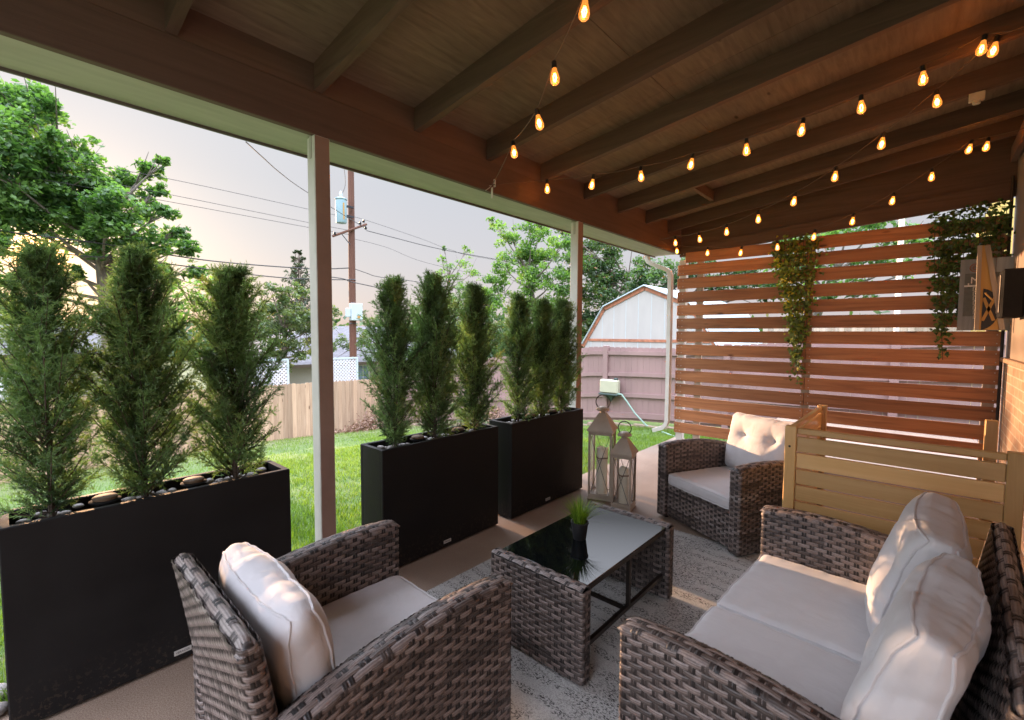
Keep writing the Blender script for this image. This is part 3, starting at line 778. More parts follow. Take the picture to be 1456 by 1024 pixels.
def cushion(name,label,cat,args,loc,rot,group=None,**k):
    me,pm=cushion_mesh(name,*args,**k)
    o=link(name,me,M['cushion'],None,loc);o.rotation_mode='XYZ'
    o.matrix_world=Matrix.Translation(loc)@rot
    tag(o,label,cat,group)
    if pm:
        c=pm.build('piping',M['cushion'],o,smooth=True)
    return o
def Rz(a):return Matrix.Rotation(a,4,'Z')
def Ry(a):return Matrix.Rotation(a,4,'Y')
def Rx(a):return Matrix.Rotation(a,4,'X')
def local(base,rz,p):
    v=Rz(rz)@Vector(p);return (base[0]+v.x,base[1]+v.y,base[2]+v.z)
# seat cushions
c1=(.79,1.45,0);r1=math.radians(-1);c2=(3.66,1.03,0);r2=math.radians(154)
cushion('seat_cushion','flat off-white seat cushion on the left foreground armchair','cushion',(.61,.64,.085,.03,.012),local(c1,r1,(.055,0,.327)),Rz(r1),seed=1,sag=.004)
cushion('seat_cushion','flat off-white seat cushion on the far armchair by the screen','cushion',(.61,.64,.085,.03,.012),local(c2,r2,(.055,0,.327)),Rz(r2),seed=2,sag=.004)
cushion('seat_cushion','far seat cushion of the loveseat beside the pine enclosure','cushion',(.612,.64,.085,.03,.014),local(SOF,SR,(.06,-.309,.327)),Rz(SR),seed=3,wr=.005)
cushion('seat_cushion','near seat cushion of the loveseat partly hidden by its front arm','cushion',(.612,.64,.085,.03,.014),local(SOF,SR,(.062,.309,.325)),Rz(SR),seed=4,wr=.005)
TU=lambda a,b:[(-a,-b,.045,.075),(-a,b,.045,.075),(a,-b,.045,.075),(a,b,.045,.075)]
cushion('back_cushion','plump grey-white back cushion standing on the left foreground armchair','cushion',(.61,.40,.13,.062,.018),local(c1,r1,(-.262,0,.55)),Rz(r1)@Ry(math.radians(-99)),seed=5,wr=.007,pinch=.04,pucker=.0012)
cushion('back_cushion','button tufted white back cushion on the far armchair by the screen','cushion',(.60,.46,.11,.045,.05),local(c2,r2,(-.27,0,.595)),Rz(r2)@Ry(math.radians(-101)),seed=6,tufts=[(.06,-.13,.06,.06),(.06,.13,.06,.06)],pinch=.05,wr=.006,boxed=False)
cushion('back_cushion','far tufted back cushion of the loveseat with pointed corners','cushion',(.61,.48,.15,.045,.06),local(SOF,SR,(-.22,-.31,.60)),Rz(SR+.05)@Ry(math.radians(-103)),seed=7,tufts=[(.05,-.13,.07,.07),(.05,.13,.07,.07)],pinch=.09,wr=.009,pucker=.0010)
cushion('back_cushion','near creased back cushion of the loveseat catching warm light','cushion',(.61,.47,.14,.045,.05),local(SOF,SR,(-.25,.30,.60)),Rz(SR-.06)@Ry(math.radians(-106)),seed=9,tufts=[(.05,-.13,.07,.075),(.05,.13,.07,.075),(-.10,0,.04,.06)],pinch=.09,wr=.011,pucker=.0012)

# ------------------------------------------------------------------ coffee table
tb=thing('coffee_table','low wicker coffee table with black glass top between the seats','coffee table',(1.98,1.245,0))
TX0,TX1,TY0,TY1,TZ=-.45,.45,-.25,.25,.42
def panel(x0):
    t=.058;f,Lp=rrect_path(x0,0,t,.52,r=.012)
    def surf(u,v):
        x,y=f(u);return np.stack([x,y,.02+v+0*x],-1)
    a=weave(surf,Lp,.39,seed=int(50+x0*10),tone_b=.5)
    def top(u,v):
        c=np.sin(np.clip(v/t,0,1)*PI);return np.stack([x0-t/2+v,.256-u,.412+.008*c+0*u],-1)
    b=weave(top,.512,t,p=.04,q=t/3,seed=int(60+x0*10),A=.0016,tone_b=.62)
    return weave_obj('end_panel',[a,b],tb)
panel(-.42);panel(.42)
mb=MB();mb.span((-.388,-.243,.407),(.388,.243,.415),bev=.002);mb.build('glass_top',M['tglass'],tb)
mb=MB()
for y in(-.225,.225):
    mb.span((-.39,y-.011,.380),(.39,y+.011,.404));mb.span((-.39,y-.009,.13),(.39,y+.009,.15))
for x in(-.02,):mb.span((x-.009,-.21,.132),(x+.009,.21,.148))
mb.span((-.005,-.235,.15),(.013,-.217,.38));mb.span((-.005,.217,.15),(.013,.235,.38))
mb.build('frame',M['darkmetal'],tb)
for sx in(-.42,.42):
    for sy in(-.23,.23):
        mb=MB();mb.lathe([(.014,0),(.016,.022)],(sx,sy,0),10);mb.build('foot',M['blackplastic'],tb)

# rug
mb=MB();mb.span((1.02,-.42,.0015),(3.30,2.03,.009),bev=.003)
tag(mb.build('outdoor_rug',M['rug']),'grey outdoor rug with dark flecked rows under the table and seats','rug')

# potted grass
pl=thing('potted_grass','small black pot of bright artificial grass on the glass table','potted plant',(1.935,1.27,.4155))
mb=MB();mb.lathe([(.0,0),(.031,0),(.033,.004),(.043,.082),(.046,.083),(.046,.090),(.040,.090),(.038,.080),(0,.080)],n=28);mb.build('pot',M['blackplastic'],pl,smooth=True)
r=np.random.default_rng(3);n=340
V=[];T=[];Fq=[]
for i in range(n):
    a=r.uniform(0,2*PI);rad=.03*math.sqrt(r.uniform(0,1));p=np.array([rad*math.cos(a),rad*math.sin(a),.08])
    out=np.array([math.cos(a),math.sin(a),0])*r.uniform(.1,1.)*(.3+rad/.03);h=r.uniform(.07,.15);sd=np.array([-math.sin(a),math.cos(a),0])*.0022
    b=len(V)
    for k in range(5):
        t=k/4;c=p+out*.125*t**1.7+np.array([0,0,h*(t-.25*t*t*np.linalg.norm(out))]);w=(1-t*.9)
        V+=[c-sd*w,c+sd*w]
    for k in range(4):Fq.append((b+2*k,b+2*k+1,b+2*k+3,b+2*k+2))
    T+=[r.uniform(0,.8)]*10
link('grass_tuft',np_mesh('grass_tuft',V,Fq,attrs={'tone':T}),M['potgrass'],pl)

# ------------------------------------------------------------------ planters, stones, discs, cedars
def text_mesh(txt,size,ext=.0005):
    cu=bpy.data.curves.new('lettering','FONT');cu.body=txt;cu.size=size;cu.extrude=ext;cu.align_x='CENTER';cu.align_y='CENTER'
    o=bpy.data.objects.new('tmp',cu);COL.objects.link(o)
    dg=bpy.context.evaluated_depsgraph_get();me=bpy.data.meshes.new_from_object(o.evaluated_get(dg))
    bpy.data.objects.remove(o);return me
LT=text_mesh('VERADEK',.0125)
PW,PH,PL_=.25,.762,.997
GP='matching charcoal planter boxes'
def planter(x,y,label,tagx):
    o=thing('planter_box',label,'planter',(x,y,0),0,GP)
    mb=MB();t=.028
    mb.span((0,0,.012),(PL_,t,PH),bev=.004);mb.span((0,PW-t,.012),(PL_,PW,PH),bev=.004)
    mb.span((.001,t-.001,.013),(t,PW-t+.001,PH-.0015),bev=0);mb.span((PL_-t,t-.001,.013),(PL_-.001,PW-t+.001,PH-.0015))
    mb.build('box',M['planter'],o)
    mb=MB()
    for a in(.04,PL_-.04):
        for b in(.04,PW-.04):
            mb=MB();mb.lathe([(.015,0),(.015,.0125)],(a,b,0),10);mb.build('foot',M['blackplastic'],o)
    
    mb=MB();mb.span((t,t,.60),(PL_-t,PW-t,.708));mb.build('soil',M['soil'],o)
    mb=MB();mb.span((tagx,-.0018,.038),(tagx+.064,-.0002,.060),bev=.0005);p=mb.build('label_plate',M['tag'],o)
    l=bpy.data.objects.new('lettering',LT);COL.objects.link(l);l.parent=p
    if not LT.materials:LT.materials.append(M['signdark'])
    l.matrix_local=Matrix.Translation((tagx+.032,-.0024,.049))@Rx(PI/2)
    return o
planter(-.033,2.388,'tall charcoal planter box at the left edge of the patio',.488)
planter(1.482,2.359,'middle charcoal planter box just right of the white post',.463)
planter(2.609,2.343,'farthest charcoal planter box beside the two lanterns',.433)
# stones: shared meshes
SM=[]
for i in range(6):
    r=np.random.default_rng(90+i);mb=MB()
    import bmesh
    bm=bmesh.new();bmesh.ops.create_icosphere(bm,subdivisions=2,radius=1)
    s=(r.uniform(.9,1.25),r.uniform(.7,1),r.uniform(.42,.6))
    for v in bm.verts:
        k=1+.10*mnoise.noise(v.co*1.3+Vector((i*5,0,0)));v.co=Vector((v.co.x*s[0],v.co.y*s[1],v.co.z*s[2]))*k
    me=bpy.data.meshes.new('river_stone');bm.to_mesh(me);bm.free();me.materials.append(M['stone'])
    me.polygons.foreach_set('use_smooth',[True]*len(me.polygons));SM.append(me)
def stone(x,y,z,s,label,group,r):
    o=bpy.data.objects.new('river_stone',SM[r.integers(0,6)]);COL.objects.link(o)
    o.location=(x,y,z);o.scale=(s,s,s);o.rotation_euler=(r.uniform(-.25,.25),r.uniform(-.25,.25),r.uniform(0,6.3))
    tag(o,label,'stone',group)
CX=[[.108,.40,.755],[1.655,1.975,2.345],[2.83,3.13,3.43]]
DX=[[.265,.575],[1.82,2.175],[2.975,3.28]]
for pi,(x0,y0,lab,grp) in enumerate(((-.033,2.388,'smooth river stone packed round the cedar stems in the left planter','river stones in the left planter'),
        (1.482,2.359,'smooth river stone packed round the cedar stems in the middle planter','river stones in the middle planter'),
        (2.609,2.343,'smooth river stone packed round the cedar stems in the far planter','river stones in the far planter'))):
    r=np.random.default_rng(200+pi)
    nx=23
    for i in range(nx):
        for j in range(3):
            x=x0+.05+(PL_-.10)*(i+.5)/nx+r.uniform(-.006,.006);y=y0+.055+j*.068+r.uniform(-.008,.008)
            if any(abs(x-d)<.055 and j<3 for d in DX[pi]) or any(abs(x-c)<.018 and j==1 for c in CX[pi]):continue
            stone(x,y,.716+r.uniform(0,.006)+(.014 if (i+j)%3==0 else 0),r.uniform(.018,.027),lab,grp,r)
def solar(x,y,label):
    o=thing('disc_light',label,'garden light',(x,y,.716),0,'round disc lights among the river stones')
    mb=MB();mb.lathe([(.02,0),(.024,.02),(.036,.034),(.05,.04),(.052,.046),(.047,.048)],n=28);mb.build('base',M['disc'],o,smooth=True)
    mb=MB();mb.lathe([(.036,.0481),(.040,.050),(.041,.060),(.036,.0635),(0,.0645)],n=28);mb.build('lens',M['solartop'],o,smooth=True)
solar(DX[0][0],2.50,'round disc light in the left planter between its first two cedars')
solar(DX[0][1],2.50,'round disc light in the left planter between its last two cedars')
solar(DX[1][0],2.47,'round disc light in the middle planter between its first two cedars')
solar(DX[1][1],2.47,'round disc light in the middle planter between its last two cedars')
solar(DX[2][0],2.46,'round disc light in the far planter between its first two cedars')
solar(DX[2][1],2.46,'round disc light in the far planter between its last two cedars')
# loose stones on the ground left of the first planter
r=np.random.default_rng(77)
for i in range(26):
    x=r.uniform(-.5,-.06);y=r.uniform(2.45,3.0);stone(x,y,.0+(-.085 if y>2.6 else 0)+.02,r.uniform(.03,.055),'dark river stone on the ground left of the left planter','river stones on the ground at the left edge',r)

def cedar_mesh(seed,H=1.12,Rw=.19,nb=120,lopside=0.):
    r=np.random.default_rng(seed)
    tip=[];  # spray axis list (start,dir,len)
    V=[];T=[];segs=[]
    NP=[];ND=[];NL=[];NW=[];NT=[]
    stems=MB()
    for b in range(nb):
        t=((b+r.uniform(0,1))/nb)**.92;h=.0+t*H*.90
        prof=Rw*np.interp(t,[0,.12,.3,.55,.8,.93,1],[.86,1.0,1.04,.84,.52,.28,.08])
        a=b*2.399+r.uniform(-.5,.5);L=prof*r.uniform(.5,1.42)*(1+.22*math.sin(a*2+h*8+seed)*math.sin(h*13+seed*2));up=r.uniform(.55,1.5)+.5*t;d=np.array([math.cos(a),math.sin(a),up]);d/=np.linalg.norm(d);Lr=L/math.hypot(d[0],d[1])*.88
        if h+d[2]*Lr>H*1.03:Lr=(H*1.03-h)/d[2]
        s=np.array([r.normal(0,.006),r.normal(0,.006),h])
        pts=[s+d*Lr*k/4+np.array([0,0,-.02*math.sin(k/4*PI)])*r.uniform(0,1) for k in range(5)]
        stems.tube(pts,[.0032,.0028,.0022,.0016,.0009],4,cap=False)
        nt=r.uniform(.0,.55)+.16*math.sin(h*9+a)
        ns=int(18+Lr*80)
        for k in range(ns):
            q=r.uniform(.16,1.0);c=s+d*Lr*q
            e=d*r.uniform(.5,1.1)+r.normal(0,.55,3);e/=np.linalg.norm(e);sl=r.uniform(.035,.075)*(1.1-.4*q)
            tn=np.clip(nt+.30*q+r.uniform(-.08,.12),0,1)
            m=17
            f=r.uniform(.05,1,m)[:,None];NP.append(c+e*sl*f)
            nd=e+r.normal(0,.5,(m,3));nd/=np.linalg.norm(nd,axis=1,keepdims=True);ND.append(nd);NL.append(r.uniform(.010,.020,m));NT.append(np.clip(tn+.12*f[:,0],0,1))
    P=np.concatenate(NP);D=np.concatenate(ND);L=np.concatenate(NL);T=np.concatenate(NT);n=len(P)
    sd=np.cross(D,r.normal(0,1,(n,3)));sd/=np.linalg.norm(sd,axis=1,keepdims=True);sd*=.0015
    V=np.stack([P-sd,P+sd,P+D*L[:,None]],1).reshape(-1,3)
    Fq=np.arange(n*3).reshape(-1,3)
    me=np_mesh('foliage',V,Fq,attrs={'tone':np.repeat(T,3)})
    stems.tube([(0,0,-.05),(.004,0,.3),(-.003,.003,.7),(0,0,H*.93)],[.011,.009,.006,.002],7)
    sm=stems.mesh('stem')
    return me,sm
CV=[cedar_mesh(s,nb=n_,Rw=w_) for s,n_,w_ in((1,200,.18),(2,260,.185),(3,245,.185))]
labs=[['first small cedar in the left planter, sun glowing through its top','middle small cedar of the left planter','right small cedar of the left planter nearest the post'],
      ['left small cedar of the middle planter','middle small cedar of the middle planter','right small cedar of the middle planter'],
      ['left small cedar of the far planter','middle small cedar of the far planter','right small cedar of the far planter beside the back post']]
tops=[[1.88,1.90,1.86],[1.89,1.95,1.90],[1.86,1.84,1.86]]
yy=[2.52,2.485,2.47]
k=0
for i in range(3):
    for j in range(3):
        h=tops[i][j]-.716;s=h/1.14
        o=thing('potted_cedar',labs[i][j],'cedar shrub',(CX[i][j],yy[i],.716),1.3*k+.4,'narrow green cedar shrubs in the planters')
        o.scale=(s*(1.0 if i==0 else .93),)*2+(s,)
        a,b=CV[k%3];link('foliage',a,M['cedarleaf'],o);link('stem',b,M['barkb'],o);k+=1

# ------------------------------------------------------------------ lanterns
def lantern(loc,rz,w,hb,hr,label,clabel):
    o=thing('lantern',label,'lantern',loc,rz,'pair of metal lanterns with candles')
    t=.016;f=MB();h=w/2
    f.span((-h,-h,0),(h,h,.035),bev=.003);f.span((-h-.004,-h-.004,.0),(h+.004,h+.004,.012),bev=.002)
    f.span((-h,-h,hb-.02),(h,h,hb),bev=.003)
    for a in(-1,1):
        for b in(-1,1):f.span((a*h,b*h,.0345),(a*(h-t),b*(h-t),hb-.0195))
    e=.02
    for a in(-1,1):   # inner door frames
        f.span((a*(h-.003),-h+t,.035),(a*(h-.009),h-t,.047));f.span((a*(h-.003),-h+t,hb-.032),(a*(h-.009),h-t,hb-.02))
        f.span((-h+t,a*(h-.003),.035),(h-t,a*(h-.009),.047));f.span((-h+t,a*(h-.003),hb-.032),(h-t,a*(h-.009),hb-.02))
    f.build('frame',M['cast'],o)
    rf=MB();n=[(-1,-1),(1,-1),(1,1),(-1,1)];ov=h+.012;tp=.028
    vs=[(a*ov,b*ov,hb+.001) for a,b in n]+[(a*ov,b*ov,hb+.010) for a,b in n]+[(a*tp,b*tp,hb+hr) for a,b in n]
    fs=[(3,2,1,0)]+[(i,(i+1)%4,4+(i+1)%4,4+i) for i in range(4)]+[(4+i,4+(i+1)%4,8+(i+1)%4,8+i) for i in range(4)]+[(8,9,10,11)]
    rf.add(vs,fs);rf.lathe([(.024,hr-.002),(.026,hr+.012),(.056,hr+.022),(.060,hr+.030),(.05,hr+.044),(.025,hr+.056),(0,hr+.060)],(0,0,hb),24)
    rf.build('roof',M['cast'],o,smooth=True)
    hd=MB();R=.062*(w/.2)**.6;cz=hb+hr+.04+R*.86
    hd.loop([(0,R*math.cos(2*PI*k/40),cz+R*math.sin(2*PI*k/40)) for k in range(40)],.0045,8);hd.build('ring_handle',M['darkmetal'],o,smooth=True)
    for (ax,sg) in((0,-1),(0,1),(1,-1),(1,1)):
        g=MB();d=sg*(h-.012)
        if ax==0:g.span((d,-h+t,.04),(d+.0015,h-t,hb-.025))
        else:g.span((-h+t,d,.04),(h-t,d+.0015,hb-.025))
        p=g.build('glass_pane',M['pane'],o)
        x=MB();d2=sg*(h-.001)
        for s1 in(-1,1):
            if ax==0:x.tube([(d2,-s1*(h-t),.045),(d2,s1*(h-t),hb-.03)],.0022,6)
            else:x.tube([(-s1*(h-t),d2,.045),(s1*(h-t),d2,hb-.03)],.0022,6)
        x.build('cross_wire',M['darkmetal'],o)
    cr=w*.24;chh=(hb-.055)*.74
    c=thing('pillar_candle',clabel,'candle',(loc[0],loc[1],loc[2]+.036),rz)
    m2=MB();m2.lathe([(0,0),(cr,0),(cr,chh-.004),(cr*.96,chh),(cr*.86,chh-.004),(cr*.8,chh-.018),(0,chh-.022)],n=32)
    m2.v=[(x_,y_,z_+(.006*math.sin(math.atan2(y_,x_)*3) if z_>chh-.01 else 0)) for x_,y_,z_ in m2.v]
    m2.build('wax',M['candle'],c,smooth=True)
    tw=MB()
    for k in range(3):tw.loop([((cr+.002)*math.cos(2*PI*q/24),(cr+.002)*math.sin(2*PI*q/24),chh*.78+.004*k+.002*math.sin(q)) for q in range(24)],.0022,5)
    tw.tube([(-cr-.002,0,chh*.78),(-cr-.02,.012,chh*.75),(-cr-.012,.028,chh*.73)],.002,5);tw.build('twine',M['twine'],c)
    return o
lantern((3.56,2.11,0),math.radians(19),.205,.605,.155,'taller metal lantern standing against the far planter','taller cream pillar candle tied with twine in the tall lantern')
lantern((3.47,1.845,0),math.radians(12),.165,.46,.125,'shorter metal lantern in front of the taller one','shorter cream pillar candle tied with twine in the small lantern')

# ------------------------------------------------------------------ pine slatted enclosure
bx=thing('slatted_enclosure','low varnished pine slatted enclosure behind the loveseat','slatted enclosure',(2.84,.56,0))
H=.955;zt=H
W1=.86
for (x,y,hh) in((0,-.03,.965),(0,-W1,.965),(1.0,-.03,.965),(1.0,-W1,.965)):
    mb=MB();mb.span((x-.0,y-.035,0),(x+.045,y+.02,hh),bev=.004);o=mb.build('post',M['pinez'],bx);rnd_attr(o.data,[24])
sp=[((.012,-W1+.021,H-.03),(.040,-.066,H))]
zz=H-.045
sl=[]
while zz>.08:
    sl.append(((.010,-W1+.021,zz-.080),(.030,-.066,zz)));zz-=.0885
boards('top_rail',sp,M['pine'],bx);boards('front_panel',sl,M['pine'],bx)
zz=H-.045;sl=[]
while zz>.08:
    sl.append(((.046,-.040,zz-.080),(.999,-.022,zz)));zz-=.0885
boards('side_panel',[((.046,-.042,H-.03),(.999,-.016,H))]+sl,M['pinex'],bx)
mb=MB()
for z in(H-.10,.5,.2):
    mb.tube([(-.004,-.035,z),(.0,-.035,z)],.006,8)
mb.build('screw',M['darkmetal'],bx)

# ------------------------------------------------------------------ string lights
bm_=MB();bm_.lathe([(.0110,0),(.013,-.012),(.020,-.034),(.0238,-.052),(.0215,-.068),(.011,-.078),(0,-.081)],n=20);BULB=bm_.mesh('bulb');BULB.materials.append(M['bulb']);BULB.polygons.foreach_set('use_smooth',[True]*len(BULB.polygons))
bm_=MB();bm_.lathe([(.004,.036),(.010,.032),(.0125,.028),(.0135,0),(.0125,-.002)],n=14);SOCK=bm_.mesh('socket');SOCK.materials.append(M['blackplastic'])
bm_=MB()
for k in range(4):
    a=k*PI/2;bm_.tube([(.004*math.cos(a),.004*math.sin(a),-.024),(.010*math.cos(a+.5),.010*math.sin(a+.5),-.042),(.004*math.cos(a+1),.004*math.sin(a+1),-.064)],.0021,5)
FIL=bm_.mesh('filament');FIL.materials.append(M['filament'])
def bulb(parent,p,tilt=(0,0)):
    b=bpy.data.objects.new('bulb',BULB);COL.objects.link(b);b.parent=parent;b.location=p;b.rotation_euler=(tilt[0],tilt[1],random.uniform(0,3))
    for n_,me in(('socket',SOCK),('filament',FIL)):
        s=bpy.data.objects.new(n_,me);COL.objects.link(s);s.parent=b
    return b
GS='warm string lights zigzagging under the patio roof'
def string(label,A,B,px,ends,seed,extra=()):
    """A,B: the two plan ends (x,y) of the string; px: where each bulb hangs on it"""
    A=np.array(A,float);B=np.array(B,float);d=B-A
    st=thing('string_light',label,'string light',(float(A[0]),float(A[1]),float(ends[0])),0,GS)
    org=np.array([A[0],A[1],ends[0]]);r=np.random.default_rng(seed)
    P=[]
    for u,v in px:
        q=ray(u,v);M_=np.array([[q[0],-d[0]],[q[1],-d[1]]]);t,s=np.linalg.solve(M_,A-C0[:2])
        P.append((s,C0+t*q))
    P.sort(key=lambda a:a[0])
    nodes=[np.array([A[0],A[1],ends[0]])]
    for s,p in P:
        c=p+np.array([0,0,.052+.034]);nodes.append(c)
    nodes.append(np.array([B[0],B[1],ends[1]]))
    pts=[]
    for i in range(len(nodes)-1):
        a,b=nodes[i],nodes[i+1];L_=np.linalg.norm(b-a)
        for k in range(8):
            t=k/8;pts.append(a+(b-a)*t-np.array([0,0,.03*L_*4*t*(1-t)]))
    pts.append(nodes[-1])
    mb=MB();mb.tube([p-org for p in pts],.0028,5)
    for e in extra:mb.tube([np.array(q,float)-org for q in e],.0028,5)
    mb.build('cable',M['cable'],st)
    for s,p in P:bulb(st,tuple(p+np.array([0,0,.050])-org),(r.uniform(-.18,.18),r.uniform(-.18,.18)))
    return st
string('string of four lit bulbs nearest the viewer ending at a hook on the beam',(2.545,2.50),(1.20,.33),[(730,219),(764.5,177),(788,112),(832,18)],(2.585,3.06),1)
string('long string of nine lit bulbs running from the beam towards the near house corner',(3.02,2.47),(3.80,-.42),[(778,270),(843,264),(911,253),(984,235.5),(1061,215),(1141,187),(1224,155),(1312,114),(1398,71)],(2.72,3.12),2,extra=[[(2.545,2.50,2.585),(2.8,2.48,2.66),(3.02,2.47,2.72)]])
string('string of lit bulbs crossing diagonally from the house corner to the beam end',(3.72,-.42),(5.45,2.48),[(1415,73),(1331,147),(1255,206),(1188,253),(1130,288),(1078,313),(1033,331),(994,341.5),(960,346.5)],(3.12,2.62),3)
string('string of lit bulbs hanging farthest back along the cedar screen',(5.42,-.50),(5.85,2.49),[(1404,210),(1380,213.5),(1325,253),(1270,287),(1213,316),(1158,338),(1105,353),(1054,360.5),(1006,361),(962,358)],(3.08,2.60),4,extra=[[(5.45,2.48,2.62),(5.65,2.47,2.575),(5.85,2.49,2.60)]])
# hook ties on the beam
hk=thing('cable_hook','metal hook with white ties holding the nearest light string to the beam','hook',(2.545,2.528,2.585))
mb=MB();mb.tube([(0,0,0),(-.01,-.03,-.01),(-.03,-.03,-.03),(-.06,-.02,-.055)],.003,6);mb.build('metal_hook',M['tag'],hk)
mb=MB();mb.span((.03,-.035,-.01),(.034,-.015,.05));mb.span((.0,-.035,-.10),(.004,-.017,-.02));mb.build('tie',M['white'],hk)
# small white box on the rafter
jb=thing('junction_box','small white junction box fixed under the rafters above the screen','junction box',(4.515,-.19,rz_(-.19)))
mb=MB();mb.span((.0,-.04,-.055),(.046,.04,-.001),bev=.004);mb.build('cover',M['gold'],jb)
mb=MB();mb.lathe([(.02,-.075),(.022,-.055)],(.023,0,0),12);mb.build('knob',M['gold'],jb)

# ------------------------------------------------------------------ ivy
def ivy(name,label,strands,mat,seed,wood_=True):
    r=np.random.default_rng(seed);o=thing(name,label,'ivy garland',tuple(strands[0][0]))
    org=np.array(strands[0][0]);P=[];st=MB()
    for s in strands:
        s=[np.array(p,float) for p in s];w=.05
        st.tube([p-org for p in s],.003,5)
        for i in range(len(s)-1):
            L_=np.linalg.norm(s[i+1]-s[i])
            for k in range(int(L_*95)):
                t=r.uniform(0,1);P.append(s[i]+(s[i+1]-s[i])*t+r.normal(0,1,3)*np.array([.022,.034,.028])-np.array([.02,0,0]))
    st.build('vine',M['barkb'],o)
    P=np.array(P);P[:,0]=np.minimum(P[:,0],6.15);n=len(P)
    # lobed leaf outline
    an=np.array([0,28,50,85,120,150,180,210,240,275,310,332])*PI/180;rad=np.array([.30,.75,.55,1.0,.62,.72,1.25,.72,.62,1.0,.55,.75])
    lx,ly=np.sin(an)*rad,-np.cos(an)*rad
    sz=r.uniform(.014,.027,n);nrm=r.normal(0,.45,(n,3))+np.array([-1,0,.35]);nrm/=np.linalg.norm(nrm,axis=1,keepdims=True)
    dn=np.array([0,0,-1.])+r.normal(0,.4,(n,3));dn-=nrm*(dn*nrm).sum(1,keepdims=True);dn/=np.linalg.norm(dn,axis=1,keepdims=True);sd=np.cross(nrm,dn)
    V=np.zeros((n,13,3));V[:,0]=P-org
    for k in range(12):
        V[:,k+1]=P-org+(sd*lx[k]+dn*(ly[k]))*sz[:,None]-nrm*(.25*abs(lx[k])*sz)[:,None]
    b=(np.arange(n)*13)[:,None];Fq=[]
    for k in range(12):Fq.append(np.concatenate([b,b+1+k,b+1+(k+1)%12],1))
    t=r.uniform(0,.8,n);sel=r.uniform(0,1,n)<.13;t[sel]=r.uniform(.9,1,sel.sum())
    me=np_mesh('leaves',V.reshape(-1,3),np.concatenate(Fq),attrs={'tone':np.repeat(t,13)})
    link('leaves',me,mat,o)
    return o
r=np.random.default_rng(12)
st=[]
for k in range(11):
    y=1.345-.038*k;zt_=2.57-.0*k;zl=np.interp(k,[0,3,7,10],[1.95,1.5,1.0,1.55])+r.uniform(-.12,.12)
    st.append([(6.15,y,zt_),(6.12,y-.01,zt_-.3),(6.12,y*.85+1.1*.15,(zt_+zl)/2),(6.13,y*.5+1.09*.5,zl)])
st.append([(6.13,1.16,2.56),(6.12,1.17,1.8),(6.12,1.10,1.3),(6.13,1.08,.93)])
st+= [[(6.15,1.36,2.56),(6.12,1.30,2.2),(6.12,1.22,1.9)]]*2
ivy('ivy_garland','green and yellow ivy garland hanging down the middle of the screen',st,M['ivy'],5)
st=[]
for k in range(15):
    y=-.02-.034*k;zl=np.interp(k,[0,2,5,9,14],[1.9,1.5,1.62,2.1,2.25])+r.uniform(-.1,.1)
    st.append([(6.15,y,2.60),(6.12,y,2.4),(6.12,y-.01,(2.5+zl)/2),(6.13,y-.02,zl)])
st.append([(6.13,-.12,2.58),(6.12,-.13,1.9),(6.12,-.11,1.5),(6.13,-.13,1.22)])
st.append([(6.14,.02,2.60),(6.12,-.25,2.63),(6.12,-.50,2.66)]);st.append([(6.14,-.1,2.62),(6.12,-.3,2.64),(6.12,-.52,2.62)])
ivy('ivy_garland','dark green ivy garland trailing over the right end of the screen',st,M['ivy2'],6)

# ------------------------------------------------------------------ signs and speaker on the right
def at_x(u,v,x):return on(u,v,0,x)
gs=thing('wooden_sign','tall weathered grey plank sign with white block letters hung on the screen','sign',(6.05,-.33,1.5))
p0=at_x(1366,370,6.06);p1=at_x(1401,470,6.06)
zt_,zb_=p0[2]-1.5,p1[2]-1.5;yl,yr_=p0[1]+.33,p1[1]+.33-.16
boards('board',[((0,yr_+(yl-yr_)*k/3+.001,zb_),(.018,yr_+(yl-yr_)*(k+1)/3-.001,zt_)) for k in range(3)],M['greysign'],gs)
mb=MB();hgt=zt_-zb_
mb.span((-.0015,yl-.27,zb_+.2*hgt),(-.0002,yl-.035,zb_+.80*hgt));mb.build('panel',M['signdark'],gs)
def put_text(txt,size,parent,pos,rot,mat,name='lettering'):
    me=text_mesh(txt,size);me.materials.append(mat);o=bpy.data.objects.new(name,me);COL.objects.link(o);o.parent=parent
    o.matrix_local=Matrix.Translation(pos)@rot;return o
facex=Matrix(((0,0,-1,0),(-1,0,0,0),(0,1,0,0),(0,0,0,1)))   # text facing -X, reading towards -Y
def sgp(u,v):
    q=at_x(u,v,6.05);return float(q[1]+.33),float(q[2]-1.5)
ym,zm=sgp(1386.5,399);put_text('M',.085,gs,(-.003,ym,zm),facex,M['signwhite'])
mb=MB();y0_,z0_=sgp(1371,406);y1_,z1_=sgp(1391,407.5);mb.span((-.003,y1_,z1_),(-.0018,y0_,z0_));y0_,z0_=sgp(1376,403);y1_,z1_=sgp(1378,406);mb.span((-.003,y1_,z1_),(-.0018,y0_,z0_))
for k in range(7):
    cy_,cz_=sgp(1387.5,411+6.6*k);w_=.020;h_=.019
    for a,b,c1,d in((-w_,w_,-h_,-h_+.005),(-w_,w_,h_-.005,h_),(-w_,-w_+.006,-h_,h_),(w_-.006,w_,-h_,h_),(-.004,.006,-.006,.006)):
        mb.span((-.003,cy_+a,cz_+c1),(-.0018,cy_+b,cz_+d))
mb.build('block_letters',M['signwhite'],gs)
mb=MB();ym,zm=sgp(1387,381)
for R_3 in(.035,.017):mb.loop([(-.003,ym+R_3*math.cos(2*PI*k/24),zm+R_3*math.sin(2*PI*k/24)) for k in range(24)],.004,5)
mb.build('round_mark',M['shedtrim'],gs)
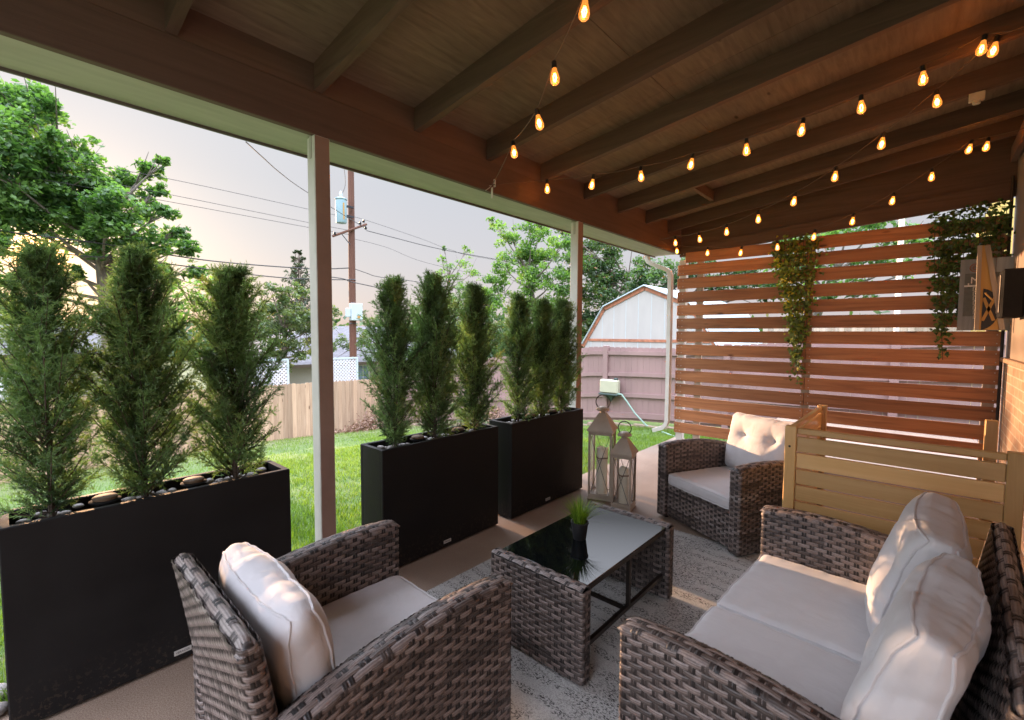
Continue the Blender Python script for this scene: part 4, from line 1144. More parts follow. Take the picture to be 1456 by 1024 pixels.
# amber wedge sign
ws=thing('wooden_sign','amber wedge-shaped wood sign with a round crossed pickaxes emblem','sign',(5.80,-.38,1.5))
XW=5.80
q=[at_x(1395,349,XW),at_x(1403,349,XW),at_x(1424,469,XW),at_x(1390,469,XW)]
poly=[(float(a[1]+.38),float(a[2]-1.5)) for a in q]
def yz_prism(mb,poly,x0,x1,mi=0):
    n=len(poly);vs=[(x0,a,b) for a,b in poly]+[(x1,a,b) for a,b in poly]
    mb.add(vs,[tuple(range(n))[::-1],tuple(range(n,2*n))]+[(i,(i+1)%n,n+(i+1)%n,n+i) for i in range(n)],mi)
mb=MB();yz_prism(mb,poly,0,.03);o=mb.build('board',M['yellowsign'],ws);rnd_attr(o.data,[8])
mb=MB()   # pale edge strips
def strip(mb,a,b,w,x0,x1):
    a=np.array(a);b=np.array(b);d=(b-a)/np.linalg.norm(b-a);n_=np.array([-d[1],d[0]])*w/2
    yz_prism(mb,[tuple(a-n_),tuple(b-n_),tuple(b+n_),tuple(a+n_)],x0,x1)
strip(mb,(poly[0][0]+.006,poly[0][1]),(poly[3][0]+.006,poly[3][1]),.028,-.006,.034)
strip(mb,(poly[1][0]-.004,poly[1][1]),(poly[2][0]-.004,poly[2][1]),.035,-.006,.034)
o=mb.build('edge_strip',M['weath'],ws);rnd_attr(o.data,[8,8])
mb=MB();cy,cz=at_x(1394,440,XW)[1]+.38,at_x(1394,440,XW)[2]-1.5;Rr_=.145
def inside(y):  # clip the emblem at the board's left edge
    return y
ye=poly[3][0]-.02
circ=[]
for k in range(40):
    a=2*PI*k/40;y=min(cy+Rr_*.80*math.cos(a),ye);circ.append((y,cz+Rr_*1.25*math.sin(a)))
yz_prism(mb,circ,-.003,-.0005,0)
mb.build('emblem',M['signblack'],ws)
mb=MB()
for s in(-1,1):
    a=np.array([min(cy+.075,ye-.005),cz+s*.10]);b=np.array([cy-.085,cz-s*.10]);strip(mb,a,b,.022,-.005,-.0032)
for s in(1,):
    mb.tube([(-.004,ye-.012,cz+.145),(-.004,cy-.03,cz+.13),(-.004,cy-.075,cz+.07)],.008,6)
mb.build('pickaxes',M['yellowsign'],ws);rnd_attr(mb and ws.children[-1].data,[60])
# speaker on the wall
spk=thing('wall_speaker','black box speaker mounted on the house wall beside the signs','speaker',(5.35,-.5545,1.79))
mb=MB();mb.span((-.10,.006,-.19),(.16,.13,.19),bev=.012);mb.build('cabinet',M['disc'],spk)
mb=MB();mb.span((-.05,.131,-.15),(.12,.139,.15),bev=.004);mb.build('grille',M['darkmetal'],spk)
mb=MB();mb.span((0,-.003,-.05),(.05,.005,.05));mb.build('wall_bracket',M['darkmetal'],spk)

# ------------------------------------------------------------------ yard: fences
wf=thing('picket_fence','tan cedar picket fence across the bottom of the lawn','fence',(4,15.1,-1.9))
mb=MB();gr=[]
x=-6.;rr=np.random.default_rng(4)
while x<9.45:
    w=.138;zb=float(gz(x,15.1))-.02;zt_=-.10-.018*max(0,x-1)+rr.uniform(-.012,.012);a=x-4
    n0=len(mb.v);e=.03;y0=rr.uniform(-.004,.004)
    pl_=[(a,zb+1.9),(a+w,zb+1.9),(a+w,zt_+1.9-e),(a+w-e,zt_+1.9),(a+e,zt_+1.9),(a,zt_+1.9-e)]
    n=6;vs=[(p[0],y0-.009,p[1]) for p in pl_]+[(p[0],y0+.009,p[1]) for p in pl_]
    mb.add(vs,[tuple(range(6)),tuple(range(6,12))[::-1]]+[(i,(i+1)%6,6+(i+1)%6,6+i) for i in range(6)]);gr.append(len(mb.v)-n0)
    x+=w+.004
me=mb.mesh('picket_panel');rnd_attr(me,gr)
bmx=bmesh.new();bmx.from_mesh(me);bmesh.ops.recalc_face_normals(bmx,faces=bmx.faces);bmx.to_mesh(me);bmx.free()
link('picket_panel',me,M['pick'],wf)
boards('rail',[((-10,.02,z+.3),(5.4,.06,z+.39)) for z in(0,.6,1.2)],M['pick'],wf)
for x in np.arange(-9.5,5.6,2.4):
    boards('post',[((x,.02,-.5),(x+.09,.11,1.62))],M['pick'],wf)
pf=thing('vinyl_fence','dusty pink vinyl fence with three rails behind the side lawn','fence',(9.6,4,-.6))
def pz(y):return np.interp(y,[-2,.1,4,6,9.4,15.1],[1.60,1.46,1.16,1.15,.75,-.25])
def pb(y):return float(gz(9.6,y))
mb=MB();y=-3.
while y<15.0:
    w=.142;t=float(pz(y+.07));b=pb(y)+.10;e=.02;x0=0;n0=len(mb.v)
    pl_=[(y-4,b+.6),(y-4+w,b+.6),(y-4+w,t+.6-e),(y-4+w-e,t+.6),(y-4+e,t+.6),(y-4,t+.6-e)]
    yz_prism(mb,pl_,.02,.034);y+=w+.003
mb.build('picket_panel',M['pinkv'],pf)
mb=MB()
for fz,hh in((.90,.085),(.62,.085),(.345,.085),(.07,.12)):
    ysn=np.arange(-3,15.2,.6)
    for a,b in zip(ysn[:-1],ysn[1:]):
        za=pb(a)+.05+(pz(a)-pb(a)-.05)*fz;zb2=pb(b)+.05+(pz(b)-pb(b)-.05)*fz
        vs=[(-.03,a-4,za+.6),(-.03,b-4,zb2+.6),(-.03,b-4,zb2+.6+hh),(-.03,a-4,za+.6+hh),(.019,a-4,za+.6),(.019,b-4,zb2+.6),(.019,b-4,zb2+.6+hh),(.019,a-4,za+.6+hh)]
        mb.add(vs,[(0,1,2,3),(7,6,5,4),(0,4,5,1),(2,6,7,3)])
mb.build('rail',M['pinkv'],pf)
for y in(-2.2,.35,2.9,5.62,8.0,10.4,12.8,15.05):
    mb=MB();mb.span((-.06,y-4-.06,pb(y)+.5),(.06,y-4+.06,float(pz(y))+.6+.03),bev=.006);mb.build('post',M['pinkv'],pf)
# concrete curb under pink fence
mb=MB()
for a in np.arange(-3,15,.6):
    z=float(gz(9.45,a+.3));mb.span((9.40,a,z-.1),(9.53,a+.598,z+.045))
tag(mb.build('fence_curb',M['concrete']),kind='structure')
# tank + hose
hb=thing('hose_tank','beige plastic tank on a dark green bracket fixed to the pink fence','tank',(9.50,5.43,.2))
mb=MB();mb.span((-.12,-.24,-.12),(.03,.24,.20),bev=.03);mb.build('tank_body',M['hosebox'],hb,smooth=True)
mb=MB();mb.span((-.14,-.25,-.165),(.06,.25,-.121),bev=.01)
mb.add([(-.1,.1,-.165),(-.1,-.12,-.165),(.05,-.12,-.165),(.05,.1,-.165),(-.02,-.02,-.33)],[(0,1,2,3),(0,4,1),(1,4,2),(2,4,3),(3,4,0)])
mb.build('bracket',M['hosegreen'],hb)
mb=MB();mb.lathe([(.05,.0),(.05,.03),(.04,.045),(0,.05)],(-.05,-.16,.20),16);mb.build('cap',M['hosegreen'],hb)
hs=MB()
pts=[on(u,v,0,9.42) for u,v in((877,560),(884,561),(892,572),(903,588),(918,604),(934,617),(948,627))]+[np.array([8.9,3.9,-.52]),np.array([8.2,3.2,-.45])]
pp=[]
for i in range(len(pts)-1):
    for k in range(6):pp.append(pts[i]+(pts[i+1]-pts[i])*k/6)
hs.tube(pp,.018,8);tag(hs.build('garden_hose',M['hose'],smooth=True),'pale green garden hose sagging from the tank along the pink fence','hose')
# leaf pile / brush at the fence corner
r=np.random.default_rng(31);n=2200
c=np.array([8.9,14.3,0]);P=c+np.stack([r.normal(0,.75,n),r.normal(0,.4,n),np.zeros(n)],-1);P[:,2]=gz(P[:,0],P[:,1])+np.abs(r.normal(0,.28,n))*np.exp(-((P[:,0]-c[0])/1.1)**2)
def cards(P,sz,r,up=0.):
    n=len(P);nr=r.normal(0,1,(n,3));nr[:,2]+=up;nr/=np.linalg.norm(nr,axis=1,keepdims=True);a=np.cross(nr,r.normal(0,1,(n,3)));a/=np.linalg.norm(a,axis=1,keepdims=True);b=np.cross(nr,a)
    s=(sz*r.uniform(.6,1.3,n))[:,None]
    V=np.stack([P-a*s,P-b*s*.45+nr*s*.1,P+a*s,P+b*s*.45+nr*s*.1],1).reshape(-1,3);return V,np.arange(n*4).reshape(-1,4)
V,Fq=cards(P,.055,r)
o=link('brush_pile',np_mesh('brush_pile',V,Fq,attrs={'tone':np.repeat(r.uniform(0,.8,n),4)}),M['deadleaf']);tag(o,'pile of dead brown leaves in the corner of the picket fence','leaf pile',kind='stuff')

# lattice panels
def lattice(x0,x1,zt_,zb_,label,y=15.7):
    o=thing('lattice_panel',label,'lattice',(x0,y,zb_),0,'white lattice panels above the picket fence')
    W=x1-x0;Hh=zt_-zb_;mb=MB();s=.085*1.414;k=-Hh
    def seg(c,sg,dy):
        pts=[]
        # line x = c + sg*z clipped to rect
        zs=[0,Hh];
        a=(c,0.);b=(c+sg*Hh,Hh)
        x_a,x_b=a[0],b[0]
        lo=0.;hi=1.
        dx=x_b-x_a
        for bound,sgn in((0,1),(W,-1)):
            va=(x_a-bound)*sgn;vb=(x_b-bound)*sgn
            if va<0 and vb<0:return
            if va<0:lo=max(lo,va/(va-vb))
            elif vb<0:hi=min(hi,va/(va-vb))
        if hi-lo<.01:return
        p=np.array([x_a+dx*lo,Hh*lo]);q_=np.array([x_a+dx*hi,Hh*hi]);d=(q_-p)/np.linalg.norm(q_-p);n_=np.array([-d[1],d[0]])*.019
        vs=[(p-n_),(q_-n_),(q_+n_),(p+n_)];vs=[(v[0],dy,v[1]) for v in vs]+[(v[0],dy+.005,v[1]) for v in vs]
        mb.add(vs,[(0,1,2,3),(7,6,5,4),(0,4,5,1),(1,5,6,2),(2,6,7,3),(3,7,4,0)])
    k=-Hh
    while k<W+Hh:
        seg(k,1,0);seg(k+Hh,-1,.006);k+=s
    mb.build('lattice_mesh',M['lattice'],o)
    f=MB();f.span((-.05,-.02,Hh),(W+.05,.03,Hh+.06));f.span((-.06,-.02,-1.2),(0,.03,Hh-.0005));f.span((W,-.02,-1.2),(W+.06,.03,Hh-.0005));f.build('frame',M['greybox'],o)
lattice(4.6,6.32,.53,-.55,'white lattice panel left of the near post above the picket fence')
lattice(7.3,8.82,.50,-.55,'white lattice panel right of the near post above the picket fence')
lattice(-1.5,.45,.44,-.55,'white lattice panel at the far left behind the cedars')

# neighbouring houses
def far_house(label,loc,W,D,ze,zr,zg,wins,mat_wall):
    o=thing('neighbour_house',label,'house',loc)
    mb=MB();mb.span((0,0,zg),(W,D,ze-.12));mb.build('wall',mat_wall,o)
    mb=MB();ov=.45;sl=(zr-ze)/(D/2+ov)
    v=[(-ov,-ov,ze),(W+ov,-ov,ze),(W+ov-D/2,D/2,zr),(-ov+D/2,D/2,zr),(W+ov,D+ov,ze),(-ov,D+ov,ze)]
    mb.add(v,[(0,1,2,3),(1,4,2),(4,5,3,2),(5,0,3),(0,5,4,1)]);mb.build('roof',M['shingle'],o)
    mb=MB();mb.span((-ov,-ov-.03,ze-.16),(W+ov,-ov-.001,ze+.01));mb.build('fascia',M['hbrown'] if mat_wall is M['hbrick'] else M['white'],o)
    for a,b,z0,z1 in wins:
        mb=MB();mb.span((a-.07,-.05,z0-.07),(b+.07,-.002,z1+.07));w=mb.build('window',M['white'],o)
        mb=MB();mb.span((a,-.058,z0),((a+b)/2-.02,-.051,z1));mb.span(((a+b)/2+.02,-.058,z0),(b,-.051,z1));mb.build('pane',M['winblue'],w)
    return o
far_house('low house with pale grey shingle roof behind the left cedars',(-8,24.5,0),12.2,8,.62,2.15,-2.7,[(10.45,11.25,-.10,.43)],M['hbrick'])
far_house('low brick house with grey roof behind the lattice panels',(8.6,24.5,0),14,9,-.22,1.9,-2.9,[(5.2,5.9,-2.0,-.45)],M['hbrick'])

# shed
sh=thing('garden_shed','white gambrel shed with red-brown trim behind the pink fence','shed',(12.5,6.04,-.75))
apex=3.62;kn=(2.45);ea=1.87
half=2.02
q0=on(917,407,0,12.5);za=q0[2]+.75
k1=on(859,437,0,12.5);e1=on(829,490,0,12.5)
yk=k1[1]-6.04;zk=k1[2]+.75;ye_=e1[1]-6.04;ze_=e1[2]+.75;yc=q0[1]-6.04
prof=[(yc-(ye_-yc),0),(yc-(ye_-yc),ze_),(yc-(yk-yc),zk),(yc,za),(yk,zk),(ye_,ze_),(ye_,0)]
ins=[(a*.97,b-.05 if b>0 else 0) for a,b in prof]
mb=MB();yz_prism(mb,ins,0,5);mb.build('wall',M['shedw'],sh)
mb=MB()
for yv in np.arange(ins[0][0]+.2,ins[-1][0],.40):
    zt_=np.interp(yv,[p[0] for p in ins[1:6]],[p[1] for p in ins[1:6]])
    mb.span((-.004,yv,0),(-.0005,yv+.012,zt_-.08))
mb.build('siding_batten',M['greybox'],sh)
mb=MB();mb.span((-.02,ins[0][0]+.15,1.98),(-.0045,ins[-1][0]-.15,2.06));
pr_=prof[1:6]
for a,b in zip(pr_[:-1],pr_[1:]):strip(mb,(a[0],a[1]-.05),(b[0],b[1]-.05),.12,-.03,-.001)
mb.build('trim',M['shedtrim'],sh)
mb=MB()
for a,b in zip(pr_[:-1],pr_[1:]):
    vs=[(-.10,a[0],a[1]+.01),(5.1,a[0],a[1]+.01),(5.1,b[0],b[1]+.01),(-.10,b[0],b[1]+.01)];vs+=[(x_,y_,z_+.03) for x_,y_,z_ in vs]
    mb.add(vs,[(0,1,2,3),(7,6,5,4),(0,4,5,1),(1,5,6,2),(2,6,7,3),(3,7,4,0)])
mb.build('roof',M['shedroof'],sh)
# weathered fence beyond, seen through the slats
w2=thing('plank_fence','sun-bleached plank fence seen through the upper slats of the screen','fence',(15.5,0,-1))
rr=np.random.default_rng(9);sp=[];y=-5.
while y<3.6:
    sp.append(((0,y,-.2),(.02,y+.14,2.98+rr.uniform(-.03,.03)-.0*y)));y+=.145
boards('plank_panel',sp,M['weath'],w2)
# white mast and yellow gable beyond the screen
mp=thing('white_mast','slim white pole standing beyond the cedar screen','pole',(11.2,.55,-1.2));q=on(1278,400,0,11.2)
mb=MB();mb.tube([(0,q[1]-.55,0),(0,q[1]-.55,5.2)],.045,10);mb.build('shaft',M['white'],mp)
yg=thing('board_gable','yellow board gable of a building at the right behind the screen','gable',(12,-.8,0))
a=on(1411,286,0,12.);b=on(1440,282,0,12.);c=on(1440,330,0,12.);d=on(1398,312,0,12.)
mb=MB();yz_prism(mb,[(float(p[1])+.8,float(p[2])) for p in(a,b)]+[(-3,float(b[2])),(-3,-1),(float(d[1])+.8,-1),(float(d[1])+.8,float(d[2]))],0,1.5);o=mb.build('board_wall',M['yellowwall'],yg);rnd_attr(o.data,[12])

# ------------------------------------------------------------------ utility pole and wires
YP=18.6
up=thing('utility_pole','tall brown wooden utility pole with transformer behind the fence','utility pole',(10.3,YP,-2.2))
oz=np.array([10.3,YP,-2.2])
def yp(u,v,y=YP):return on(u,v,1,y)-oz
mb=MB();mb.tube([(0,0,0),(0,0,6),(.03,0,12.5)],[.155,.145,.12],16);o=mb.build('shaft',M['pole'],up,smooth=True);rnd_attr(o.data,[48])
a=yp(473,336,18.4);b=yp(521,319,18.4);mb=MB();mb.tube([a,b],.055,6);o=mb.build('crossarm',M['pole'],up);rnd_attr(o.data,[12])
mb=MB();mb.tube([yp(486,333,18.35),yp(498,348,18.4)],.018,6);mb.build('brace',M['ceram'],up)
for u,v in((512,318),(517,315),(476,333),(520,325)):
    mb=MB();p=yp(u,v,18.38);mb.lathe([(.03,-.05),(.06,-.03),(.04,-.01),(.07,.02),(.04,.04),(.05,.07),(.02,.1)],p,10);mb.build('insulator',M['ceram'],up)
p=yp(485,300,18.35);t_=MB();t_.lathe([(0,-.50),(.20,-.50),(.22,-.46),(.22,.44),(.25,.46),(.25,.49),(.1,.56),(0,.58)],p,24);tr=t_.build('transformer',M['xfmr'],up,smooth=True)
t_=MB();t_.tube([p+np.array([0,0,.55]),p+np.array([0,0,.7]),p+np.array([0,0,.82])],[.05,.07,.02],10);t_.build('bushing',M['greybox'],tr)
t_=MB();t_.span(tuple(p+np.array([-.03,-.226,-.38])),tuple(p+np.array([.03,-.222,.30])));t_.build('stripe',M['yellowsign'],tr)
t_=MB();t_.span(tuple(p+np.array([.18,-.05,-.2])),tuple(p+np.array([.55,.05,-.12])));t_.span(tuple(p+np.array([.18,-.05,.2])),tuple(p+np.array([.55,.05,.28])));t_.build('mount',M['ceram'],tr)
p=yp(506,444,18.35);mb=MB();mb.span(tuple(p+np.array([-.26,-.12,-.36])),tuple(p+np.array([.26,.12,.38])),bev=.02);mb.span(tuple(p+np.array([-.45,-.08,-.22])),tuple(p+np.array([-.27,.08,.16])),bev=.02);mb.build('equipment_box',M['greybox'],up)
mb=MB();mb.span(tuple(p+np.array([.0,-.124,-.26])),tuple(p+np.array([.14,-.1205,-.16])));mb.build('notice_plate',M['yellowsign'],up)
mb=MB()
for v in(398,448,460):mb.loop([tuple(yp(499,v)*np.array([0,0,1])+np.array([.155*math.cos(k*PI/8),.155*math.sin(k*PI/8),0])) for k in range(16)],.02,5)
mb.build('band',M['ceram'],up)
GW='thin power lines strung from the utility pole'
def wire(px,label,r=.014,y0=YP,y1=None,sag=None):
    pts=[];n=len(px)
    for i,(u,v) in enumerate(px):
        y=y0 if y1 is None else y0+(y1-y0)*i/(n-1);pts.append(on(u,v,1,y))
    # catmull-ish densify
    P=[]
    for i in range(n-1):
        p0=pts[max(i-1,0)];p1=pts[i];p2=pts[i+1];p3=pts[min(i+2,n-1)]
        for k in range(8):
            t=k/8;P.append(.5*((2*p1)+(-p0+p2)*t+(2*p0-5*p1+4*p2-p3)*t*t+(-p0+3*p1-3*p2+p3)*t**3))
    P.append(pts[-1]);org=P[0]
    mb=MB();mb.tube([p-org for p in P],r,5);o=mb.build('power_line',M['wire'],loc=tuple(org))
    tag(o,label,'power line',GW)
wire([(0,215),(223,251),(436,297),(500,311)],'topmost thin power line left of the pole',.009)
wire([(0,232),(222,273),(436,316),(498,328)],'second thin power line left of the pole',.009)
wire([(0,245),(230,285),(436,323),(498,334)],'third thin power line left of the pole',.009)
wire([(-20,316),(0,328),(110,342),(160,349),(300,371),(440,382),(500,381)],'thick black cable passing left behind the cedars',.022)
wire([(0,352),(130,365),(180,368),(370,392),(440,397),(498,398)],'lower pale cable passing left behind the cedars',.02)
wire([(501,308),(523,314),(600,340),(640,355),(700,369),(900,400)],'upper thin power line sloping right of the pole',.009)
wire([(521,328),(560,338),(620,353),(690,366),(800,384),(960,398)],'thick power line sloping right of the pole through the trees',.018)
wire([(500,339),(550,352),(604,373),(700,395)],'lower thin power line right of the pole',.008)
wire([(500,381),(520,388),(540,394),(600,402),(760,430)],'slack service cable right of the pole',.016)
wire([(350,202),(375,225),(400,247),(436,273),(520,325)],'black service drop sloping from the roof edge to the pole crossarm',.013,y0=10,y1=18.4)
wire([(489,236),(491,262),(486,278),(485,290)],'thin lead looping down to the transformer top',.01,y0=18.35)
wire([(436,390),(485,396),(500,401),(540,410),(560,418)],'splice cable with dark sleeves crossing the pole',.02,y0=18.3)

# ------------------------------------------------------------------ trees
SUN_D=ray(57,363);SUN_D=SUN_D/np.linalg.norm(SUN_D)
def tree(name,label,cat,base,blobs,leaf,mat,dens,seed,group=None,trunk_r=.25,bark='barkb',sub=9,clear=0.,limbs=True,droop=.3,twigs=0):
    """blobs: (centre xyz, radius)"""
    r=np.random.default_rng(seed);base=np.array(base,float)
    o=thing(name,label,cat,tuple(base),0,group)
    P=[];T=[]
    tm=MB()
    zs=[b[0][2] for b in blobs];cen=np.mean([b[0] for b in blobs],0)
    zmid=base[2]+(min(zs)-base[2])*.55;top=np.array([cen[0]*.8+base[0]*.2,cen[1]*.8+base[1]*.2,np.mean(zs)])
    fork=np.array([base[0]*.7+top[0]*.3,base[1]*.7+top[1]*.3,zmid])
    tm.tube([base-base,(base+fork)/2-base,fork-base,top-base],[trunk_r*1.25,trunk_r,trunk_r*.85,trunk_r*.35],10)
    for c,R in blobs:
        c=np.array(c,float)
        if limbs:
            t=np.clip((c[2]-fork[2])/(top[2]-fork[2]+1e-6)*.7,0,.9);s=fork+(top-fork)*t;m=(s+c)/2+np.array([0,0,-.12*R])
            tm.tube([s-base,m-base,c-base],[trunk_r*.26,trunk_r*.15,trunk_r*.04],6)
            for k in range(3):
                e=c+r.normal(0,.55,3)*R;tm.tube([(m+c)/2-base,e-base],[trunk_r*.1,trunk_r*.03],4)
        for k in range(sub):
            d=r.normal(0,1,3);d/=np.linalg.norm(d);sc=c+d*R*r.uniform(.25,.95)*np.array([1,1,.85]);sr=R*r.uniform(.26,.5)
            n=int(dens*sr*sr*16./(leaf*leaf));n=max(14,n)
            q=r.normal(0,1,(n,3));q/=np.linalg.norm(q,axis=1,keepdims=True);q*=(r.uniform(0,1,n)**.45)[:,None]
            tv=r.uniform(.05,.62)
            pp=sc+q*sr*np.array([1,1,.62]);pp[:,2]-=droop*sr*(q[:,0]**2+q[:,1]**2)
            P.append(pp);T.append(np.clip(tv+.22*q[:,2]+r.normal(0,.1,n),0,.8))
    P=np.concatenate(P);T=np.concatenate(T)
    if clear:
        D=P-C0;D/=np.linalg.norm(D,axis=1,keepdims=True);cosang=D@SUN_D;ang_=np.degrees(np.arccos(np.clip(cosang,-1,1)));cl_=np.array([mnoise.noise(Vector((p[0]*1.1,p[1]*1.1,p[2]*1.1))) for p in P]);keep=r.uniform(0,1,len(P))<np.clip((ang_-.5)/clear+cl_*1.6,.0,1);P=P[keep];T=T[keep]
    sel=r.uniform(0,1,len(P))<.06;T[sel]=r.uniform(.85,1,sel.sum())
    n=len(P)
    nr=r.normal(0,.6,(n,3))+np.array([0,0,.8]);nr/=np.linalg.norm(nr,axis=1,keepdims=True);a=np.cross(nr,r.normal(0,1,(n,3)));a/=np.linalg.norm(a,axis=1,keepdims=True);b=np.cross(nr,a)
    s=(leaf*r.uniform(.6,1.3,n))[:,None]*.5
    Pb=P-base
    V=np.stack([Pb-a*s,Pb-b*s*.62-nr*s*.15,Pb+a*s*1.15-nr*s*.35,Pb+b*s*.62-nr*s*.15],1).reshape(-1,3)
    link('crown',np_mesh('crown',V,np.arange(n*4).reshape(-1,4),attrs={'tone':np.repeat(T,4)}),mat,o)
    for k in range(twigs):pass
    tm.build('trunk',M[bark],o,smooth=True)
    return o
def B(px,ax,val,jit=0,seed=0):
    r=np.random.default_rng(seed);out=[]
    for u,v,rad in px:
        d=val+r.uniform(-jit,jit);p=on(u,v,ax,d);out.append((p,rad*zc(u,v,ax,d)/CAM_F))
    return out
GT='trees beyond the fences'
b1=B([(-60,180,80),(5,160,50),(55,190,40),(20,235,50),(80,240,42),(130,250,40),(-40,290,70),(40,300,50),(105,295,42),(160,290,38),(185,255,24),(212,240,18),(232,228,9),(200,290,28),(225,272,14),(180,325,32),(235,300,16),(130,340,28),(215,345,28),(10,345,30),(245,335,18),(262,352,20),(275,385,18),(-30,380,50),(225,385,24),(160,390,16),(110,385,12),(20,400,14),(60,140,26),(150,270,30),(75,275,40),(-20,230,60),(30,150,50),(110,215,30),(10,300,45),(75,330,34),(150,315,34),(190,345,26),(120,300,35),(255,330,14),(200,365,20),(150,365,16)],1,19.5,1.6,1)
tree('maple_tree','large bright green maple at the upper left','tree',(2.6,20.5,-2.3),b1,.16,M['maple'],1.0,1,GT,.26,'barkg',sub=21,clear=1.9,droop=.35)
b=B([(280,410,30),(255,440,28),(300,440,30),(240,400,24),(320,420,24),(300,395,18),(345,400,16),(290,430,20),(315,440,22),(355,440,18),(250,440,20)],1,30,1.5,2)
tree('tree','small sunlit tree low between the left cedars','tree',(8.5,30,-3),b,.22,M['lime'],.35,2,GT,.18,sub=9)
b=B([(385,410,16),(405,420,20),(430,415,18),(395,450,26),(430,445,26),(375,470,24),(415,480,28),(450,460,26),(385,498,18),(430,500,20),(460,490,24),(470,440,14),(365,520,18),(350,470,22),(330,500,24),(375,440,22),(410,450,26),(445,475,26),(400,520,16)],1,22,.8,3)
tree('bushy_tree','soft grey-green bushy tree beside the near post','tree',(8.6,22,-2.6),b,.13,M['sage'],.8,3,GT,.22,'barkg',sub=12)
b=B([(485,490,22),(515,475,22),(545,490,24),(530,455,14),(575,470,24),(560,500,18),(600,480,30),(650,470,30)],1,23,.5,4)
tree('bushy_tree','olive bushy tree right behind the utility pole','tree',(13.6,23,-3),b,.14,M['sage'],.7,4,GT,.22,sub=10)
# spruce
r=np.random.default_rng(5);bl=[]
tp=on(423,350,1,42);
for k in range(11):
    z=tp[2]-.5-k*.62;w=.35+.26*k
    for j in range(3+k//3):
        a=j*2.4+k;bl.append((np.array([tp[0]+math.cos(a)*w*.55,42+math.sin(a)*w*.5,z]),w*.55))
tree('spruce_tree','dark pointed spruce rising left of the near post','spruce',(tp[0],42,-4),bl,.22,M['conif'],.30,6,GT,.2,sub=5,droop=.6)
b=B([(632,352,5),(628,368,8),(640,380,12),(622,392,13),(648,395,14),(660,372,14),(676,385,16),(655,410,20),(680,415,22),(630,425,22),(664,355,9)],1,20,.6,5)
tree('slender_tree','slender wispy tree above the middle planter','tree',(15.3,20,-2.5),b,.12,M['lime'],.38,7,GT,.1,sub=9)
b=B([(705,318,14),(725,335,24),(755,330,26),(735,365,34),(775,360,32),(715,380,24),(705,410,24),(750,400,34),(790,395,32),(700,430,26),(740,440,26),(780,440,30),(800,350,24),(770,320,16)],0,17,.8,6)
tree('tree','light green leafy tree behind the far planter','tree',(17,13.2,-2),b,.14,M['lime'],.8,8,GT,.22,'barkg',sub=12)
b=B([(810,330,26),(835,350,34),(865,350,34),(810,375,30),(850,390,36),(890,380,38),(925,380,36),(955,395,34),(830,420,34),(870,425,34),(905,415,30),(820,455,30),(850,465,26),(985,390,34),(1020,400,34),(1060,395,36),(1090,415,30),(960,430,30),(840,485,26),(1010,430,26)],0,19,.9,7)
tree('tree','big dark green tree behind the white shed','tree',(19,9.4,-2),b,.16,M['dkleaf'],.85,9,GT,.3,'barkb',sub=12)
b=B([(1120,345,32),(1165,335,34),(1205,330,36),(1245,325,34),(1285,330,28),(1310,345,18),(1150,380,34),(1200,380,36),(1250,375,34),(1290,375,24),(1180,415,30),(1230,415,30),(1110,390,30),(1320,380,12)],0,20,.8,8)
tree('tree','fresh green tree seen above the slats of the screen','tree',(20,3.9,-1.5),b,.17,M['maple'],.7,10,GT,.25,'barkg',sub=11)
b=B([(155,450,22),(120,455,18),(200,455,18),(185,448,12),(60,455,20),(20,460,20)],1,40,1,9)
tree('tree','dark round tree showing over the left house roof','tree',(4.5,40,-3),b,.28,M['dkleaf'],.4,11,GT,.25,sub=8)
b=B([(560,470,22),(600,450,26),(640,440,28),(680,450,30),(705,470,28),(655,475,26),(615,480,26),(690,430,22),(585,500,22)],1,22.5,.6,10)
tree('tree','mid green tree low behind the middle planter','tree',(15.5,22.5,-3),b,.15,M['dkleaf'],.7,12,GT,.2,sub=11)
b=B([(-10,430,40),(25,440,30),(-40,400,40),(50,450,22),(-60,460,40)],1,21.5,.6,11)
tree('tree','leafy green tree low at the left edge behind the fence','tree',(-1.5,21.5,-3),b,.15,M['maple'],.7,13,GT,.2,sub=11,clear=2.)
# shrubs along the pink fence
for i,(u,v,x) in enumerate(((700,560,8.9),(680,520,9.1),(655,545,9.2))):
    c=on(u,v,0,x);g=float(gz(c[0],c[1]));rad=.45
    tree('shrub',['low leafless brown shrub between the middle and far planters','grey-green shrub at the pink fence behind the middle planter','leafy shrub at the pink fence farthest left'][i],'shrub',(c[0],c[1],g),[((c[0],c[1],g+.5),rad),((c[0]+.3,c[1]+.3,g+.35),.35),((c[0]-.2,c[1]-.3,g+.3),.33)],.06,M['deadleaf'] if i==0 else M['sage'],.25,20+i,'shrubs by the pink fence',.03,sub=9)
# distant tree line: stuff
r=np.random.default_rng(55);P=[];T=[]
for i in range(150):
    ang=math.radians(r.uniform(-25,112));R=r.uniform(75,95);h=r.uniform(2.0,5.5)
    n=230;q=r.normal(0,1,(n,3));q/=np.linalg.norm(q,axis=1,keepdims=True);q*=(r.uniform(0,1,n)**.4)[:,None]
    P.append(np.array([math.cos(ang)*R,math.sin(ang)*R,-1.5])+q*np.array([4,4,h+1.5]));T.append(np.full(n,r.uniform(0,.6)))
P=np.concatenate(P);V,Fq=cards(P,.75,r,.6);o=link('far_treeline',np_mesh('far_treeline',V,Fq,attrs={'tone':np.repeat(np.concatenate(T),4)}),M['dkleaf']);tag(o,'distant dark treeline along the horizon','trees',kind='stuff')

